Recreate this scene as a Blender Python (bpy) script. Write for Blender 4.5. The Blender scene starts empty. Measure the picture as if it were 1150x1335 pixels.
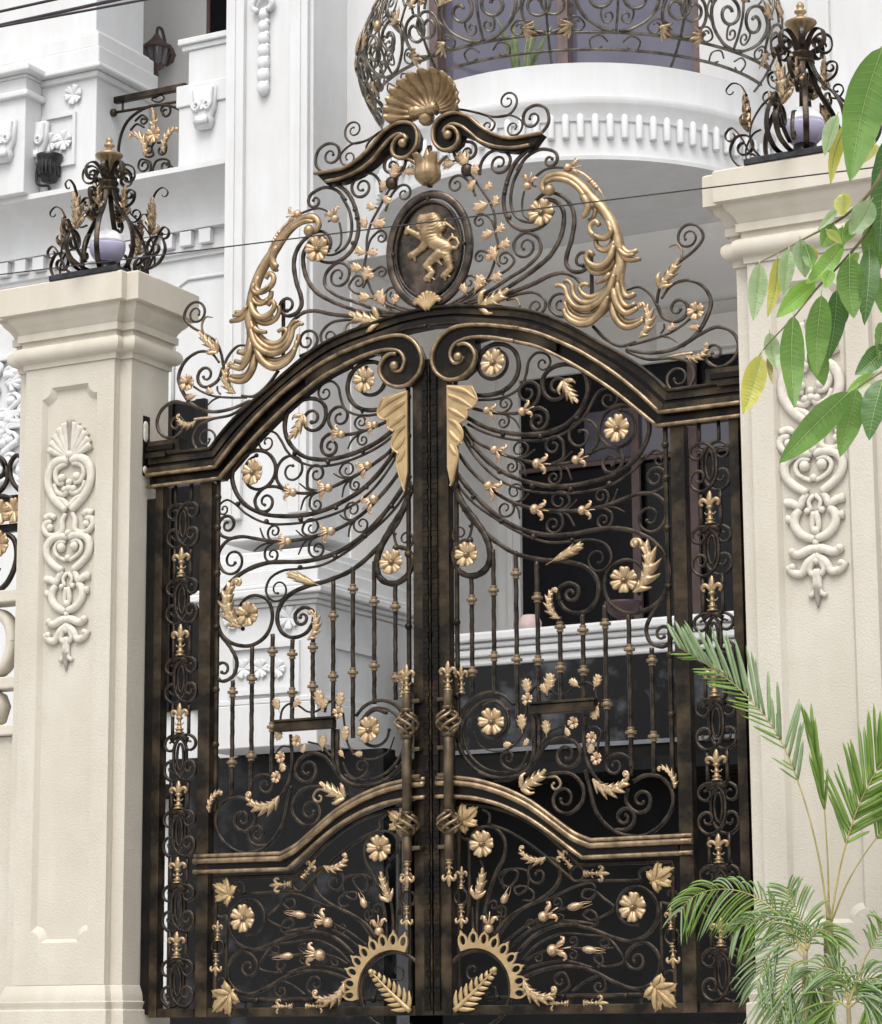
import bpy, bmesh, math, random
from math import sin, cos, pi, radians as R, sqrt, atan2, hypot
from mathutils import Vector, Matrix
random.seed(7)
SC = bpy.context.scene
COL = SC.collection

# ------------------------------------------------------------------ camera (solved from the gate's own symmetry)
FPX = 3501.27
YAW, PIT, ROL = R(28.37071), R(10.898932), R(-0.361233)
CAM = Vector((7.774152, -14.295633, -0.081359))
FW = Vector((-sin(YAW)*cos(PIT), cos(YAW)*cos(PIT), sin(PIT)))
RT = Vector((cos(YAW), sin(YAW), 0)); UP = RT.cross(FW)
RT, UP = RT*cos(ROL)+UP*sin(ROL), UP*cos(ROL)-RT*sin(ROL)
def ray(x, y): return FW*FPX + RT*(x-575) - UP*(y-667.5)
def onY(x, y, Y=0.0):
    d = ray(x, y); return CAM + d*((Y-CAM.y)/d.y)
def onX(x, y, X):
    d = ray(x, y); return CAM + d*((X-CAM.x)/d.x)
def onZ(x, y, Z):
    d = ray(x, y); return CAM + d*((Z-CAM.z)/d.z)
def XX(x, y, Y): return onY(x, y, Y).x
def ZZ(x, y, Y): return onY(x, y, Y).z
CR = {'A':(560,420,.29565), 'B':(560,700,.29565), 'D':(560,1000,.30435), 'E':(640,230,.29565), 'F':(400,230,.29565),
      'G':(380,0,.34783), 'H':(680,200,.18727), 'I':(500,80,.1913), 'J':(505,235,.13857), 'K':(500,860,.1498),
      'S':(860,520,.2545), 'T':(820,340,.2247), 'P':(0,0,1.0), 'L':(0,620,.2546)}
def uv(c, p, Y=-.02):
    a = CR[c]; q = onY(a[0]+p[0]*a[2], a[1]+p[1]*a[2], Y); return (q.x, q.z)

cd = bpy.data.cameras.new('camera'); cam = bpy.data.objects.new('camera', cd); COL.objects.link(cam)
cd.sensor_fit = 'HORIZONTAL'; cd.sensor_width = 36; cd.lens = 36*FPX/1150
cd.clip_start = .05; cd.clip_end = 2000
cam.matrix_world = Matrix.Translation(CAM) @ Matrix((RT, UP, -FW)).transposed().to_4x4()
SC.camera = cam

# ------------------------------------------------------------------ materials
MT = {}
def node(nt, t, **kw):
    n = nt.nodes.new(t)
    for k, v in kw.items():
        if k in n.inputs: n.inputs[k].default_value = v
        else: setattr(n, k, v)
    return n
def mat(name, c1, c2=None, scale=8, rough=.6, metal=0, bump=0, bscale=60, detail=4, lo=.4, hi=.6, spec=.5, rough2=None, bdist=.004, stretch=None, stain=0):
    m = bpy.data.materials.new(name); m.use_nodes = True; nt = m.node_tree
    b = nt.nodes['Principled BSDF']; b.inputs['Roughness'].default_value = rough; b.inputs['Metallic'].default_value = metal
    b.inputs['Base Color'].default_value = (*c1, 1)
    b.inputs['Specular IOR Level'].default_value = spec
    tc = node(nt, 'ShaderNodeTexCoord')
    src = tc.outputs['Object']
    if stretch:
        mp = node(nt, 'ShaderNodeMapping'); mp.inputs['Scale'].default_value = stretch
        nt.links.new(src, mp.inputs['Vector']); src = mp.outputs['Vector']
    if c2:
        n = node(nt, 'ShaderNodeTexNoise', Scale=scale, Detail=detail, Roughness=.6)
        nt.links.new(src, n.inputs['Vector'])
        r = node(nt, 'ShaderNodeValToRGB'); r.color_ramp.elements[0].position = lo; r.color_ramp.elements[1].position = hi
        r.color_ramp.elements[0].color = (*c1, 1); r.color_ramp.elements[1].color = (*c2, 1)
        nt.links.new(n.outputs['Fac'], r.inputs['Fac']); nt.links.new(r.outputs['Color'], b.inputs['Base Color'])
        if rough2 is not None:
            mr = node(nt, 'ShaderNodeMapRange'); mr.inputs['From Min'].default_value = lo; mr.inputs['From Max'].default_value = hi
            mr.inputs['To Min'].default_value = rough; mr.inputs['To Max'].default_value = rough2
            nt.links.new(n.outputs['Fac'], mr.inputs['Value']); nt.links.new(mr.outputs['Result'], b.inputs['Roughness'])
    if bump:
        n2 = node(nt, 'ShaderNodeTexNoise', Scale=bscale, Detail=3)
        nt.links.new(src, n2.inputs['Vector'])
        bp = node(nt, 'ShaderNodeBump', Strength=bump, Distance=bdist)
        nt.links.new(n2.outputs['Fac'], bp.inputs['Height']); nt.links.new(bp.outputs['Normal'], b.inputs['Normal'])
    if stain:      # weathering: faint vertical runs and cloudy soiling
        mp2 = node(nt, 'ShaderNodeMapping'); mp2.inputs['Scale'].default_value = (3.2, 3.2, .5); nt.links.new(tc.outputs['Object'], mp2.inputs['Vector'])
        n3 = node(nt, 'ShaderNodeTexNoise', Scale=1.6, Detail=7, Roughness=.65); nt.links.new(mp2.outputs['Vector'], n3.inputs['Vector'])
        n4 = node(nt, 'ShaderNodeTexNoise', Scale=1.1, Detail=6, Roughness=.6); nt.links.new(tc.outputs['Object'], n4.inputs['Vector'])
        mm = node(nt, 'ShaderNodeMath', operation='MULTIPLY'); nt.links.new(n3.outputs['Fac'], mm.inputs[0]); nt.links.new(n4.outputs['Fac'], mm.inputs[1])
        r2 = node(nt, 'ShaderNodeValToRGB'); r2.color_ramp.elements[0].position = .16; r2.color_ramp.elements[1].position = .36
        q = 1-stain; r2.color_ramp.elements[0].color = (q, q*.985, q*.955, 1); r2.color_ramp.elements[1].color = (1, 1, 1, 1); nt.links.new(mm.outputs[0], r2.inputs['Fac'])
        mx = node(nt, 'ShaderNodeMix', data_type='RGBA', blend_type='MULTIPLY'); mx.inputs[0].default_value = 1
        old = b.inputs['Base Color'].links[0].from_socket; nt.links.new(old, mx.inputs[6]); nt.links.new(r2.outputs['Color'], mx.inputs[7]); nt.links.new(mx.outputs[2], b.inputs['Base Color'])
    MT[name] = m; return m
mat('wrought_iron', (.016,.0125,.0098), (.10,.074,.052), scale=8, rough=.27, metal=.72, spec=.45, bump=.55, bscale=80, lo=.40, hi=.80, rough2=.5, bdist=.006)
mat('brushed_iron', (.011,.0085,.006), (.085,.06,.034), scale=5, rough=.38, metal=.6, spec=.35, bump=.5, bscale=40, lo=.42, hi=.75, rough2=.5)
mat('stile_iron', (.008,.0065,.005), (.06,.043,.025), scale=4, rough=.38, metal=.6, spec=.3, bump=.4, bscale=50, lo=.5, hi=.75)
mat('dark_paint', (.005,.005,.005), (.012,.010,.008), scale=5, rough=.4, spec=.2, metal=.2, bump=.2, bscale=40)
mat('bronze', (.14,.098,.06), (.32,.233,.142), scale=14, rough=.38, metal=.7, bump=.3, bscale=60, lo=.38, hi=.62)
mat('gold_paint', (.30,.21,.115), (.58,.425,.26), scale=20, rough=.40, metal=.68, bump=.25, bscale=70, lo=.35, hi=.62)
mat('old_gold', (.22,.15,.08), (.41,.295,.17), scale=9, rough=.40, metal=.65, bump=.15, bscale=80, lo=.35, hi=.62)
mat('handle_bronze', (.045,.033,.02), (.14,.10,.058), scale=10, rough=.38, metal=.6, bump=.2, bscale=40, lo=.35, hi=.7)
mat('lit_patina_iron', (.026,.021,.017), (.15,.113,.084), scale=8, rough=.3, metal=.7, spec=.45, bump=.5, bscale=80, lo=.38, hi=.78)  # wrought_iron lightened for the crest: bright surroundings put into the colour, with bronze brushing
mat('flat_gold', (.31,.215,.105), (.42,.30,.15), scale=8, rough=.5, metal=.35, bump=.2, bscale=60)
mat('copper_gold', (.33,.215,.125), (.60,.43,.28), scale=16, rough=.40, metal=.7, bump=.2, bscale=60)
mat('cream_render', (.485,.452,.388), (.525,.492,.43), stain=.07, scale=3, rough=.85, bump=.55, bscale=85, bdist=.006, lo=.3, hi=.7)
mat('cream_smooth', (.50,.462,.392), (.55,.512,.442), stain=.06, scale=5, rough=.75, bump=.15, bscale=40, lo=.3, hi=.7)
mat('cream_cast', (.56,.525,.46), (.44,.40,.335), scale=22, rough=.7, bump=.3, bscale=60, lo=.45, hi=.75)
mat('white_paint', (.62,.63,.645), (.60,.608,.62), stain=.09, scale=1.4, rough=.7, bump=.12, bscale=45, lo=.35, hi=.75)
mat('white_cast', (.62,.625,.638), None, rough=.65, bump=.2, bscale=40)
mat('grey_wall', (.76,.75,.735), (.72,.71,.695), scale=2, rough=.75, bump=.1, bscale=30)
mat('ceiling_paint', (.82,.81,.795), (.80,.79,.775), scale=1, rough=.8, bump=.05, bscale=20)
mat('black_marble', (.006,.006,.007), (.10,.105,.115), scale=4, rough=.3, spec=.25, detail=9, lo=.52, hi=.78, bump=0)
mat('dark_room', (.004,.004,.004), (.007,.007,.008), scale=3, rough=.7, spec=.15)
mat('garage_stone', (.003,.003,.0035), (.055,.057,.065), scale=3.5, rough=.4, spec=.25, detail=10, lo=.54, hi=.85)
mat('glass_dark', (.007,.0065,.009), None, rough=.2, spec=.2)
mat('slate', (.12,.125,.14), (.16,.165,.18), scale=6, rough=.5)
mat('tinted_glass', (.095,.09,.125), (.075,.07,.10), scale=1.5, rough=.08, spec=.6)
mat('brown_frame', (.10,.065,.06), (.14,.09,.085), scale=10, rough=.5)
mat('tie_black', (.004,.004,.004), None, rough=.5, bump=.1)
mat('globe_white', (.80,.80,.84), None, rough=.25)
mat('globe_lilac', (.46,.43,.60), None, rough=.2)
mat('lamp_black', (.012,.012,.014), (.035,.035,.038), scale=12, rough=.3, metal=.4)
mat('lamp_glass', (.16,.16,.17), None, rough=.1, spec=.8)
mat('cable_black', (.012,.010,.014), (.03,.022,.03), scale=20, rough=.5)
mat('asphalt', (.045,.045,.046), (.065,.065,.066), scale=30, rough=.9, bump=.5, bscale=90)
mat('paving', (.40,.39,.37), (.47,.46,.44), scale=4, rough=.85, bump=.3, bscale=50)
mat('soil', (.05,.035,.022), (.08,.055,.035), scale=12, rough=.95, bump=.8, bscale=30)
mat('bark', (.09,.07,.045), (.16,.125,.085), scale=14, rough=.9, bump=.8, bscale=30)
mat('twig', (.14,.11,.06), (.22,.20,.10), scale=20, rough=.8, bump=.3)
mat('palm_stalk', (.26,.22,.07), (.38,.30,.10), scale=10, rough=.5)
mat('palm_stem', (.20,.17,.09), (.32,.26,.15), scale=12, rough=.6, bump=.2, stretch=(1,1,.3))
mat('plum_clay', (.035,.018,.018), (.055,.028,.027), scale=6, rough=.5)
mat('pink_clay', (.50,.38,.36), (.56,.44,.42), scale=6, rough=.6)
mat('dry_wood', (.22,.17,.11), (.30,.24,.16), scale=8, rough=.8)
def leafmat(name, c1, c2, trans=.3):
    m = mat(name, c1, c2, scale=9, rough=.38, bump=.25, bscale=22, lo=.35, hi=.65)
    nt = m.node_tree; b = nt.nodes['Principled BSDF']; out = nt.nodes['Material Output']
    t = node(nt, 'ShaderNodeBsdfTranslucent'); t.inputs['Color'].default_value = (*[min(1, v*1.6) for v in c2], 1)
    mx = node(nt, 'ShaderNodeMixShader', Fac=trans)
    nt.links.new(b.outputs[0], mx.inputs[1]); nt.links.new(t.outputs[0], mx.inputs[2]); nt.links.new(mx.outputs[0], out.inputs['Surface'])
leafmat('leaf_green', (.09,.19,.035), (.15,.28,.055))
leafmat('leaf_deep', (.055,.13,.035), (.085,.18,.045))
leafmat('leaf_bright', (.17,.34,.045), (.25,.44,.075), .4)
leafmat('leaf_pale', (.24,.34,.17), (.36,.46,.26), .35)
leafmat('leaf_yellow', (.36,.36,.05), (.50,.46,.10), .4)
leafmat('leaf_brown', (.30,.19,.07), (.38,.27,.10), .2)
leafmat('palm_green', (.13,.23,.04), (.21,.33,.065), .3)
leafmat('leaf_vein', (.30,.42,.16), (.36,.48,.20), .2)
leafmat('palm_pale', (.21,.30,.14), (.30,.40,.22), .3)
mat('worn_gold', (.045,.03,.022), (.52,.38,.24), scale=11, rough=.36, metal=.75, bump=.4, bscale=60, lo=.36, hi=.62)
mat('rail_metal', (.06,.053,.044), (.21,.185,.145), scale=10, rough=.36, metal=.7, bump=.3, bscale=50, lo=.38, hi=.68)  # railing metal made paler than brushed_iron: light from the sky put into its colour
leafmat('snake_leaf', (.07,.12,.05), (.22,.26,.10), .1)
# two materials want their own nodes: ribs of the sansevieria etc. stay simple

# ------------------------------------------------------------------ object helpers
W = {}                        # world location of every object's origin
def empty(name, loc, label, cat, group=None):
    o = bpy.data.objects.new(name, None); COL.objects.link(o); o.location = loc; o.empty_display_size = .1
    o['label'] = label; o['category'] = cat
    if group: o['group'] = group
    W[o] = Vector(loc); return o
def tag(o, label, cat, group=None):
    o['label'] = label; o['category'] = cat
    if group: o['group'] = group
    return o
def link(name, me, parent=None, wl=(0,0,0), rot=None, scale=None, group=None):
    o = bpy.data.objects.new(name, me); COL.objects.link(o); wl = Vector(wl)
    if parent is not None:
        o.parent = parent; o.location = wl - W[parent]
    else: o.location = wl
    W[o] = wl
    if rot: o.rotation_euler = rot
    if scale: o.scale = scale
    return o
def mesh(name, bm, m, smooth=True, recalc=True):
    if recalc: bmesh.ops.recalc_face_normals(bm, faces=bm.faces)
    me = bpy.data.meshes.new(name); bm.to_mesh(me); bm.free()
    if isinstance(m, str): m = [m]
    for q in m: me.materials.append(MT[q])
    if smooth: me.polygons.foreach_set('use_smooth', [True]*len(me.polygons))
    return me
def obj(name, bm, m, parent=None, smooth=True, wl=(0,0,0), **kw):
    """mesh given in coordinates relative to wl"""
    return link(name, mesh(name, bm, m, smooth), parent, wl, **kw)
def wobj(name, bm, m, parent, smooth=True):
    """mesh given in world coordinates, re-based on its own middle so its origin sits on it"""
    n = len(bm.verts); c = Vector((0,0,0))
    for v in bm.verts: c += v.co
    c /= max(1, n)
    for v in bm.verts: v.co -= c
    return link(name, mesh(name, bm, m, smooth), parent, c)
def struct(o): o['kind'] = 'structure'; return o
def NB(): return bmesh.new()

def catmull(P, step):
    P = [Vector(p) for p in P]
    Q = []
    for p in P:
        if not Q or (p-Q[-1]).length > 1e-5: Q.append(p)
    P = Q
    if len(P) < 3:
        n = max(1, int((P[-1]-P[0]).length/step)); return [P[0].lerp(P[-1], i/n) for i in range(n+1)]
    out = []
    E = [P[0]*2-P[1]] + P + [P[-1]*2-P[-2]]
    for i in range(1, len(E)-2):
        p0, p1, p2, p3 = E[i-1:i+3]
        t0 = 0; t1 = t0+sqrt((p1-p0).length); t2 = t1+sqrt((p2-p1).length); t3 = t2+sqrt((p3-p2).length)
        n = max(2, min(14, int((p2-p1).length/step)+1))
        for k in range(n):
            t = t1+(t2-t1)*k/n
            a1 = p0*((t1-t)/(t1-t0))+p1*((t-t0)/(t1-t0)); a2 = p1*((t2-t)/(t2-t1))+p2*((t-t1)/(t2-t1)); a3 = p2*((t3-t)/(t3-t2))+p3*((t-t2)/(t3-t2))
            b1 = a1*((t2-t)/(t2-t0))+a2*((t-t0)/(t2-t0)); b2 = a2*((t3-t)/(t3-t1))+a3*((t-t1)/(t3-t1))
            out.append(b1*((t2-t)/(t2-t1))+b2*((t-t1)/(t2-t1)))
    out.append(P[-1]); return out
def spiral(P, c, turns, k=.25):
    """continue 2-d path P into a spiral about c"""
    p = P[-1]; q = P[-2]; rx, rz = p[0]-c[0], p[1]-c[1]
    s = 1 if rx*(p[1]-q[1])-rz*(p[0]-q[0]) > 0 else -1
    r0 = hypot(rx, rz); a0 = atan2(rz, rx); n = max(4, int(turns*11)); r1 = max(.010, r0*k); out = []
    for i in range(1, n+1):
        t = i/n; r = r0+(r1-r0)*t**.85; a = a0+s*turns*2*pi*t; out.append((c[0]+r*cos(a), c[1]+r*sin(a)))
    return P+out
def ring_section(n, w, d, sq=.55):
    out = []
    for i in range(n):
        a = 2*pi*(i+.5)/n; ca, sa = cos(a), sin(a)
        out.append((math.copysign(abs(ca)**sq, ca)*w/2, math.copysign(abs(sa)**sq, sa)*d/2))
    return out
def sweep(bm, P3, w, d, nrm=Vector((0,-1,0)), taper=(1,1), n=8, sq=.5, cap=True, prof=None):
    """bar along P3, w across (in the plane square to nrm), d along nrm; taper = (start, end) or function"""
    m = len(P3); rings = []
    f = taper if callable(taper) else (lambda t: taper[0]+(taper[1]-taper[0])*t)
    sec = ring_section(n, w, d, sq)
    for i, p in enumerate(P3):
        t = (P3[min(i+1, m-1)]-P3[max(i-1, 0)])
        if t.length < 1e-9: t = Vector((0,0,1))
        t.normalize(); b = t.cross(nrm)
        if b.length < 1e-4: b = t.cross(Vector((1,0,0)))
        b.normalize(); nn = b.cross(t).normalized(); k = f(i/max(1, m-1))
        rings.append([bm.verts.new(p+b*x*k+nn*y*k) for x, y in sec])
    for a, b in zip(rings, rings[1:]):
        for j in range(n): bm.faces.new((a[j], a[(j+1) % n], b[(j+1) % n], b[j]))
    if cap:
        bm.faces.new(rings[0][::-1]); bm.faces.new(rings[-1])
def ball(bm, c, r, sy=1, seg=10, sz=1, sx=1):
    bmesh.ops.create_uvsphere(bm, u_segments=seg, v_segments=max(5, seg*2//3), radius=1, matrix=Matrix.Translation(c) @ Matrix.Diagonal((r*sx, r*sy, r*sz, 1)))
def flat(P2, Y): return [Vector((p[0], Y, p[1])) for p in P2]
def box(bm, x0, x1, y0, y1, z0, z1, bev=0):
    M = Matrix.Translation(((x0+x1)/2, (y0+y1)/2, (z0+z1)/2)) @ Matrix.Diagonal((abs(x1-x0), abs(y1-y0), abs(z1-z0), 1))
    r = bmesh.ops.create_cube(bm, size=1, matrix=M)
    if bev:
        es = list({e for v in r['verts'] for e in v.link_edges})
        bmesh.ops.bevel(bm, geom=es, offset=bev, segments=2, affect='EDGES', profile=.5)
def boxo(name, m, parent, x0, x1, y0, y1, z0, z1, bev=.006):
    b = NB(); box(b, x0, x1, y0, y1, z0, z1, bev); return wobj(name, b, m, parent, False)
def lathe(bm, prof, c=(0,0,0), seg=16, axis='z', wob=0, nw=0):
    c = Vector(c); rings = []
    for r, z in prof:
        ring = []
        for i in range(seg):
            a = 2*pi*i/seg; rr = r*(1+wob*cos(nw*a)) if nw else r
            v = Vector((rr*cos(a), rr*sin(a), z)) if axis == 'z' else Vector((rr*cos(a), -z, rr*sin(a)))
            ring.append(bm.verts.new(c+v))
        rings.append(ring)
    for a, b in zip(rings, rings[1:]):
        for j in range(seg): bm.faces.new((a[j], a[(j+1) % seg], b[(j+1) % seg], b[j]))
    bm.faces.new(rings[0][::-1]); bm.faces.new(rings[-1])
def fill_loops(bm, loops):
    """planar face bounded by loops of vertices (first outer, rest holes)"""
    es = []
    for L in loops:
        for i in range(len(L)):
            e = bm.edges.get((L[i], L[(i+1) % len(L)])) or bm.edges.new((L[i], L[(i+1) % len(L)]))
            es.append(e)
    bmesh.ops.triangle_fill(bm, use_beauty=True, use_dissolve=False, edges=es)
def slab(bm, loops2, y0, y1, to3=lambda p, y: Vector((p[0], y, p[1]))):
    """extruded flat shape in x-z from y0 (front) to y1, with holes"""
    F = [[bm.verts.new(to3(p, y0)) for p in L] for L in loops2]; B = [[bm.verts.new(to3(p, y1)) for p in L] for L in loops2]
    fill_loops(bm, F); fill_loops(bm, B)
    for f, b in zip(F, B):
        for i in range(len(f)):
            j = (i+1) % len(f); bm.faces.new((f[i], f[j], b[j], b[i]))
def shadeflat_angle(o, a=35):
    me = o.data
    me.polygons.foreach_set('use_smooth', [True]*len(me.polygons)); me.set_sharp_from_angle(angle=R(a)); return o

# ------------------------------------------------------------------ small ornaments (templates face -y, foot at origin, tip +z, about 1 long)
TM = {}
def strands(bm, S, Y0=0, depth=.6, n=6):
    for s in S:
        pts, r0, r1 = s[:3]
        P = catmull([Vector((p[0], Y0, p[1])) for p in pts], .04)
        sweep(bm, P, r0*2, r0*2*depth, taper=(lambda t, a=r0, b=r1: (1+(b/a-1)*t)*(.55+.45*min(1, t*5))), n=n, sq=1)
def t_rosette(nm, petals, r, m):
    K = 14; bm = NB(); nr, na = 9, petals*K; rings = []
    for i in range(nr+1):
        t = i/nr; ring = []
        for j in range(na):
            a = 2*pi*j/na; ph = abs((j % K)/K*2-1)          # 0 in the middle of a petal, 1 between two
            edge = (1-.06*max(0, 1-ph*3)) * (1-.34*max(0, (ph-.55)/.45)**2.2)
            rr = r*t*edge
            bowl = -r*(.06+.34*t**.8-.16*t**4)
            ridge = r*t*(.12*ph**3 - .055*sin(pi*min(1, ph*1.3)) ) + r*.16*t*max(0, ph-.80)/.20*(1 if t > .2 else 0)
            ring.append(bm.verts.new((rr*cos(a), bowl+ridge, rr*sin(a))))
        rings.append(ring)
    for a, b in zip(rings, rings[1:]):
        for j in range(na): bm.faces.new((a[j], b[j], b[(j+1) % na], a[(j+1) % na]))
    bmesh.ops.remove_doubles(bm, verts=bm.verts, dist=1e-5)
    back = [bm.verts.new((v.co.x*.96, v.co.y+r*.10, v.co.z*.96)) for v in rings[-1]]
    for j in range(na): bm.faces.new((rings[-1][j], back[j], back[(j+1) % na], rings[-1][(j+1) % na]))
    bm.faces.new(back)
    TM[nm] = mesh(nm, bm, m)
    bm = NB(); ball(bm, (0, -r*.26, 0), r*.17, .9, 10)
    for k in range(8): ball(bm, (r*.20*cos(k*pi/4), -r*.22, r*.20*sin(k*pi/4)), r*.07, 1, 6)
    TM[nm+'_c'] = mesh('flower_centre', bm, 'bronze')
    if nm == 'rosette': TM['white_rosette'] = TM[nm].copy(); TM['white_rosette'].materials[0] = MT['white_cast']
t_rosette('rosette', 6, 1, 'gold_paint')
t_rosette('small_flower', 5, 1, 'copper_gold')
def curved_leaf(bm, spine, wl, wr, n=6, serr=.42, dome=.10, tipcurl=.12, nt=64, thick=.03, veins=.030):
    """leaf blade along a spine (x,z), half widths wl/wr(t) to either side, saw-toothed lobes, domed and ribbed"""
    Q = catmull([Vector((p[0], 0, p[1])) for p in spine], .012); Ls = [0]
    for a, b in zip(Q, Q[1:]): Ls.append(Ls[-1]+(b-a).length)
    def at_(t):
        d = t*Ls[-1]; k = 0
        while k < len(Ls)-2 and Ls[k+1] < d: k += 1
        u = (d-Ls[k])/max(1e-9, Ls[k+1]-Ls[k]); p = Q[k].lerp(Q[k+1], u); tn = (Q[min(k+2, len(Q)-1)]-Q[max(0, k-1)]).normalized(); return p, tn
    K = 5; front, back = [], []
    for i in range(nt+1):
        t = i/nt; p, tn = at_(t); sd = Vector((tn.z, 0, -tn.x)); row, rb = [], []
        for j in range(-K, K+1):
            u = j/K; au = abs(u)
            lag = t-.05*au                                   # lobes sweep towards the tip
            ph = (lag*n) % 1.0; fo = ph/.72 if ph < .72 else (1-ph)/.28; lobe = 1-serr*(1-fo)*au
            w = (wr if u > 0 else wl)(t)*lobe
            y = -dome*(1-u*u)*sin(pi*min(1, t*.9+.1))**.6 - tipcurl*t**3 - veins*(fo**.8-.4)*au*(1-.4*au) + .02*(1 if j == 0 else 0)
            pos = p+sd*(w*u)+tn*(au*au*w*(.10+.55*fo))
            row.append(bm.verts.new((pos.x, y, pos.z))); rb.append(bm.verts.new((pos.x, y+thick, pos.z)))
        front.append(row); back.append(rb)
    for A_, B_ in zip(front, front[1:]):
        for j in range(2*K): bm.faces.new((A_[j], A_[j+1], B_[j+1], B_[j]))
    for A_, B_ in zip(back, back[1:]):
        for j in range(2*K): bm.faces.new((A_[j], B_[j], B_[j+1], A_[j+1]))
    for j in (0, 2*K):
        for i in range(nt): bm.faces.new((front[i][j], front[i+1][j], back[i+1][j], back[i][j]))
    for i in (0, nt):
        for j in range(2*K): bm.faces.new((front[i][j], front[i][j+1], back[i][j+1], back[i][j]))
def bell(w, a=.9, b=.65): return lambda t: w*max(.03, sin(pi*min(1, max(0, t))**a)**b if 0 < t < 1 else .03)
def small_leaf(nm, w, n, m, dome=.10, serr=.38):
    bm = NB(); curved_leaf(bm, [(0,0),(.015,.35),(.0,.7),(0,1)], bell(w), bell(w), n, serr, dome, .06, 40, .04, .035)
    sweep(bm, [Vector((0, .01, -.25+.3*k/4)) for k in range(5)], .05, .05, n=6, sq=1); TM[nm] = mesh(nm, bm, m)
small_leaf('vine_leaf', .36, 3.5, 'gold_paint'); small_leaf('copper_leaf', .42, 2.5, 'copper_gold', .12, .5)
def corner_leaf():
    half = [(.04,-.06),(.05,.08),(.22,-.02),(.34,.03),(.56,.02),(.48,.14),(.50,.22),(.36,.27),(.30,.33),(.47,.36),(.50,.46),(.68,.60),(.50,.63),(.44,.72),(.32,.62),(.22,.60),(.27,.74),(.20,.82),(.15,.92),(.08,.90),(0,1.06)]
    bm = NB(); slab(bm, [half+[(-x, z) for x, z in half[::-1][1:]]], -.02, .03)
    for T in [(0,1.0),(.62,.57),(-.62,.57),(.52,.05),(-.52,.05)]:
        z0 = .08+.25*max(0, T[1]-.3)
        sweep(bm, catmull([Vector((0,-.015,z0)), Vector((T[0]*.5,-.06,z0+(T[1]-z0)*.45)), Vector((T[0]*.97,-.02,z0+(T[1]-z0)*.97))], .05), .17, .08, taper=lambda t: .35+.8*sin(pi*min(1, t*.85+.1)) if t < .95 else .15, n=8, sq=1)
    TM['corner_leaf'] = mesh('corner_leaf', bm, 'flat_gold')
def tmesh(nm, m, f, smooth=True):
    bm = NB(); f(bm); TM[nm] = mesh(nm, bm, m, smooth)
def f_acanth(bm):
    curved_leaf(bm, [(0,0),(.02,.3),(.0,.65),(-.10,1.0)], bell(.30, .75, .7), bell(.30, .75, .7), 4.0, .62, .12, .10, 90, .03, .07)
    for s in (-1, 1):
        P = catmull([Vector((s*.03,-.03,.02)), Vector((s*.20,-.08,.13)), Vector((s*.36,-.10,.22)), Vector((s*.42,-.03,.36))], .04); sweep(bm, P, .16, .09, taper=lambda t: .5+.6*sin(pi*min(1, t+.1)) if t < .95 else .25, n=8, sq=1)
tmesh('acanthus', 'gold_paint', f_acanth)
def f_acside(bm):
    curved_leaf(bm, [(0,0),(.14,.16),(.22,.40),(.19,.66),(.07,.86),(-.05,.97)], bell(.13, .8, .6), bell(.26, .8, .7), 6.0, .68, .10, .05, 120, .03, .055)
    P = spiral([(.07,.86),(-.01,.95),(-.10,.95)], (-.09,.88), .8, .35)
    sweep(bm, catmull(flat(P, -.06), .02), .085, .085, taper=(1,.7), n=8, sq=1); ball(bm, (P[-1][0], -.07, P[-1][1]), .06, 1, 8)
tmesh('acanthus_side', 'gold_paint', f_acside)
def f_bud(bm):
    lathe(bm, [(.03,0),(.10,.02),(.20,.10),(.235,.22),(.20,.34),(.10,.42),(.06,.44)], seg=12)
    for s in (-1, 1):
        P = catmull([Vector((s*.03,-.02,.40)), Vector((s*.16,-.06,.54)), Vector((s*.27,-.05,.72)), Vector((s*.40,-.02,.74)), Vector((s*.44,0,.62))], .05)
        sweep(bm, P, .20, .10, taper=lambda t: .5+.9*sin(pi*min(1, t*1.1+.05))*.75, n=6, sq=1)
        P = catmull([Vector((s*.02,-.1,.40)), Vector((s*.07,-.20,.56)), Vector((s*.12,-.22,.78))], .05)
        sweep(bm, P, .13, .07, taper=(1,.3), n=6, sq=1)
    sweep(bm, [Vector((0,0,.42)), Vector((0,0,1.0))], .06, .06, n=6, sq=1)
tmesh('flower_bud', 'copper_gold', f_bud)
def f_rosebud(bm):
    lathe(bm, [(.03,0),(.12,.05),(.19,.2),(.19,.34),(.13,.50),(.05,.60)], seg=10)
    for k in range(3):
        a = k*2*pi/3+.5
        P = catmull([Vector((.12*cos(a), .12*sin(a), .35)), Vector((.14*cos(a), .14*sin(a), .62)), Vector((.07*cos(a), .07*sin(a), .95))], .06)
        sweep(bm, P, .09, .06, nrm=Vector((cos(a), sin(a), .01)), taper=(1,.2), n=6, sq=1)
tmesh('rose_bud', 'copper_gold', f_rosebud)
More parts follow.
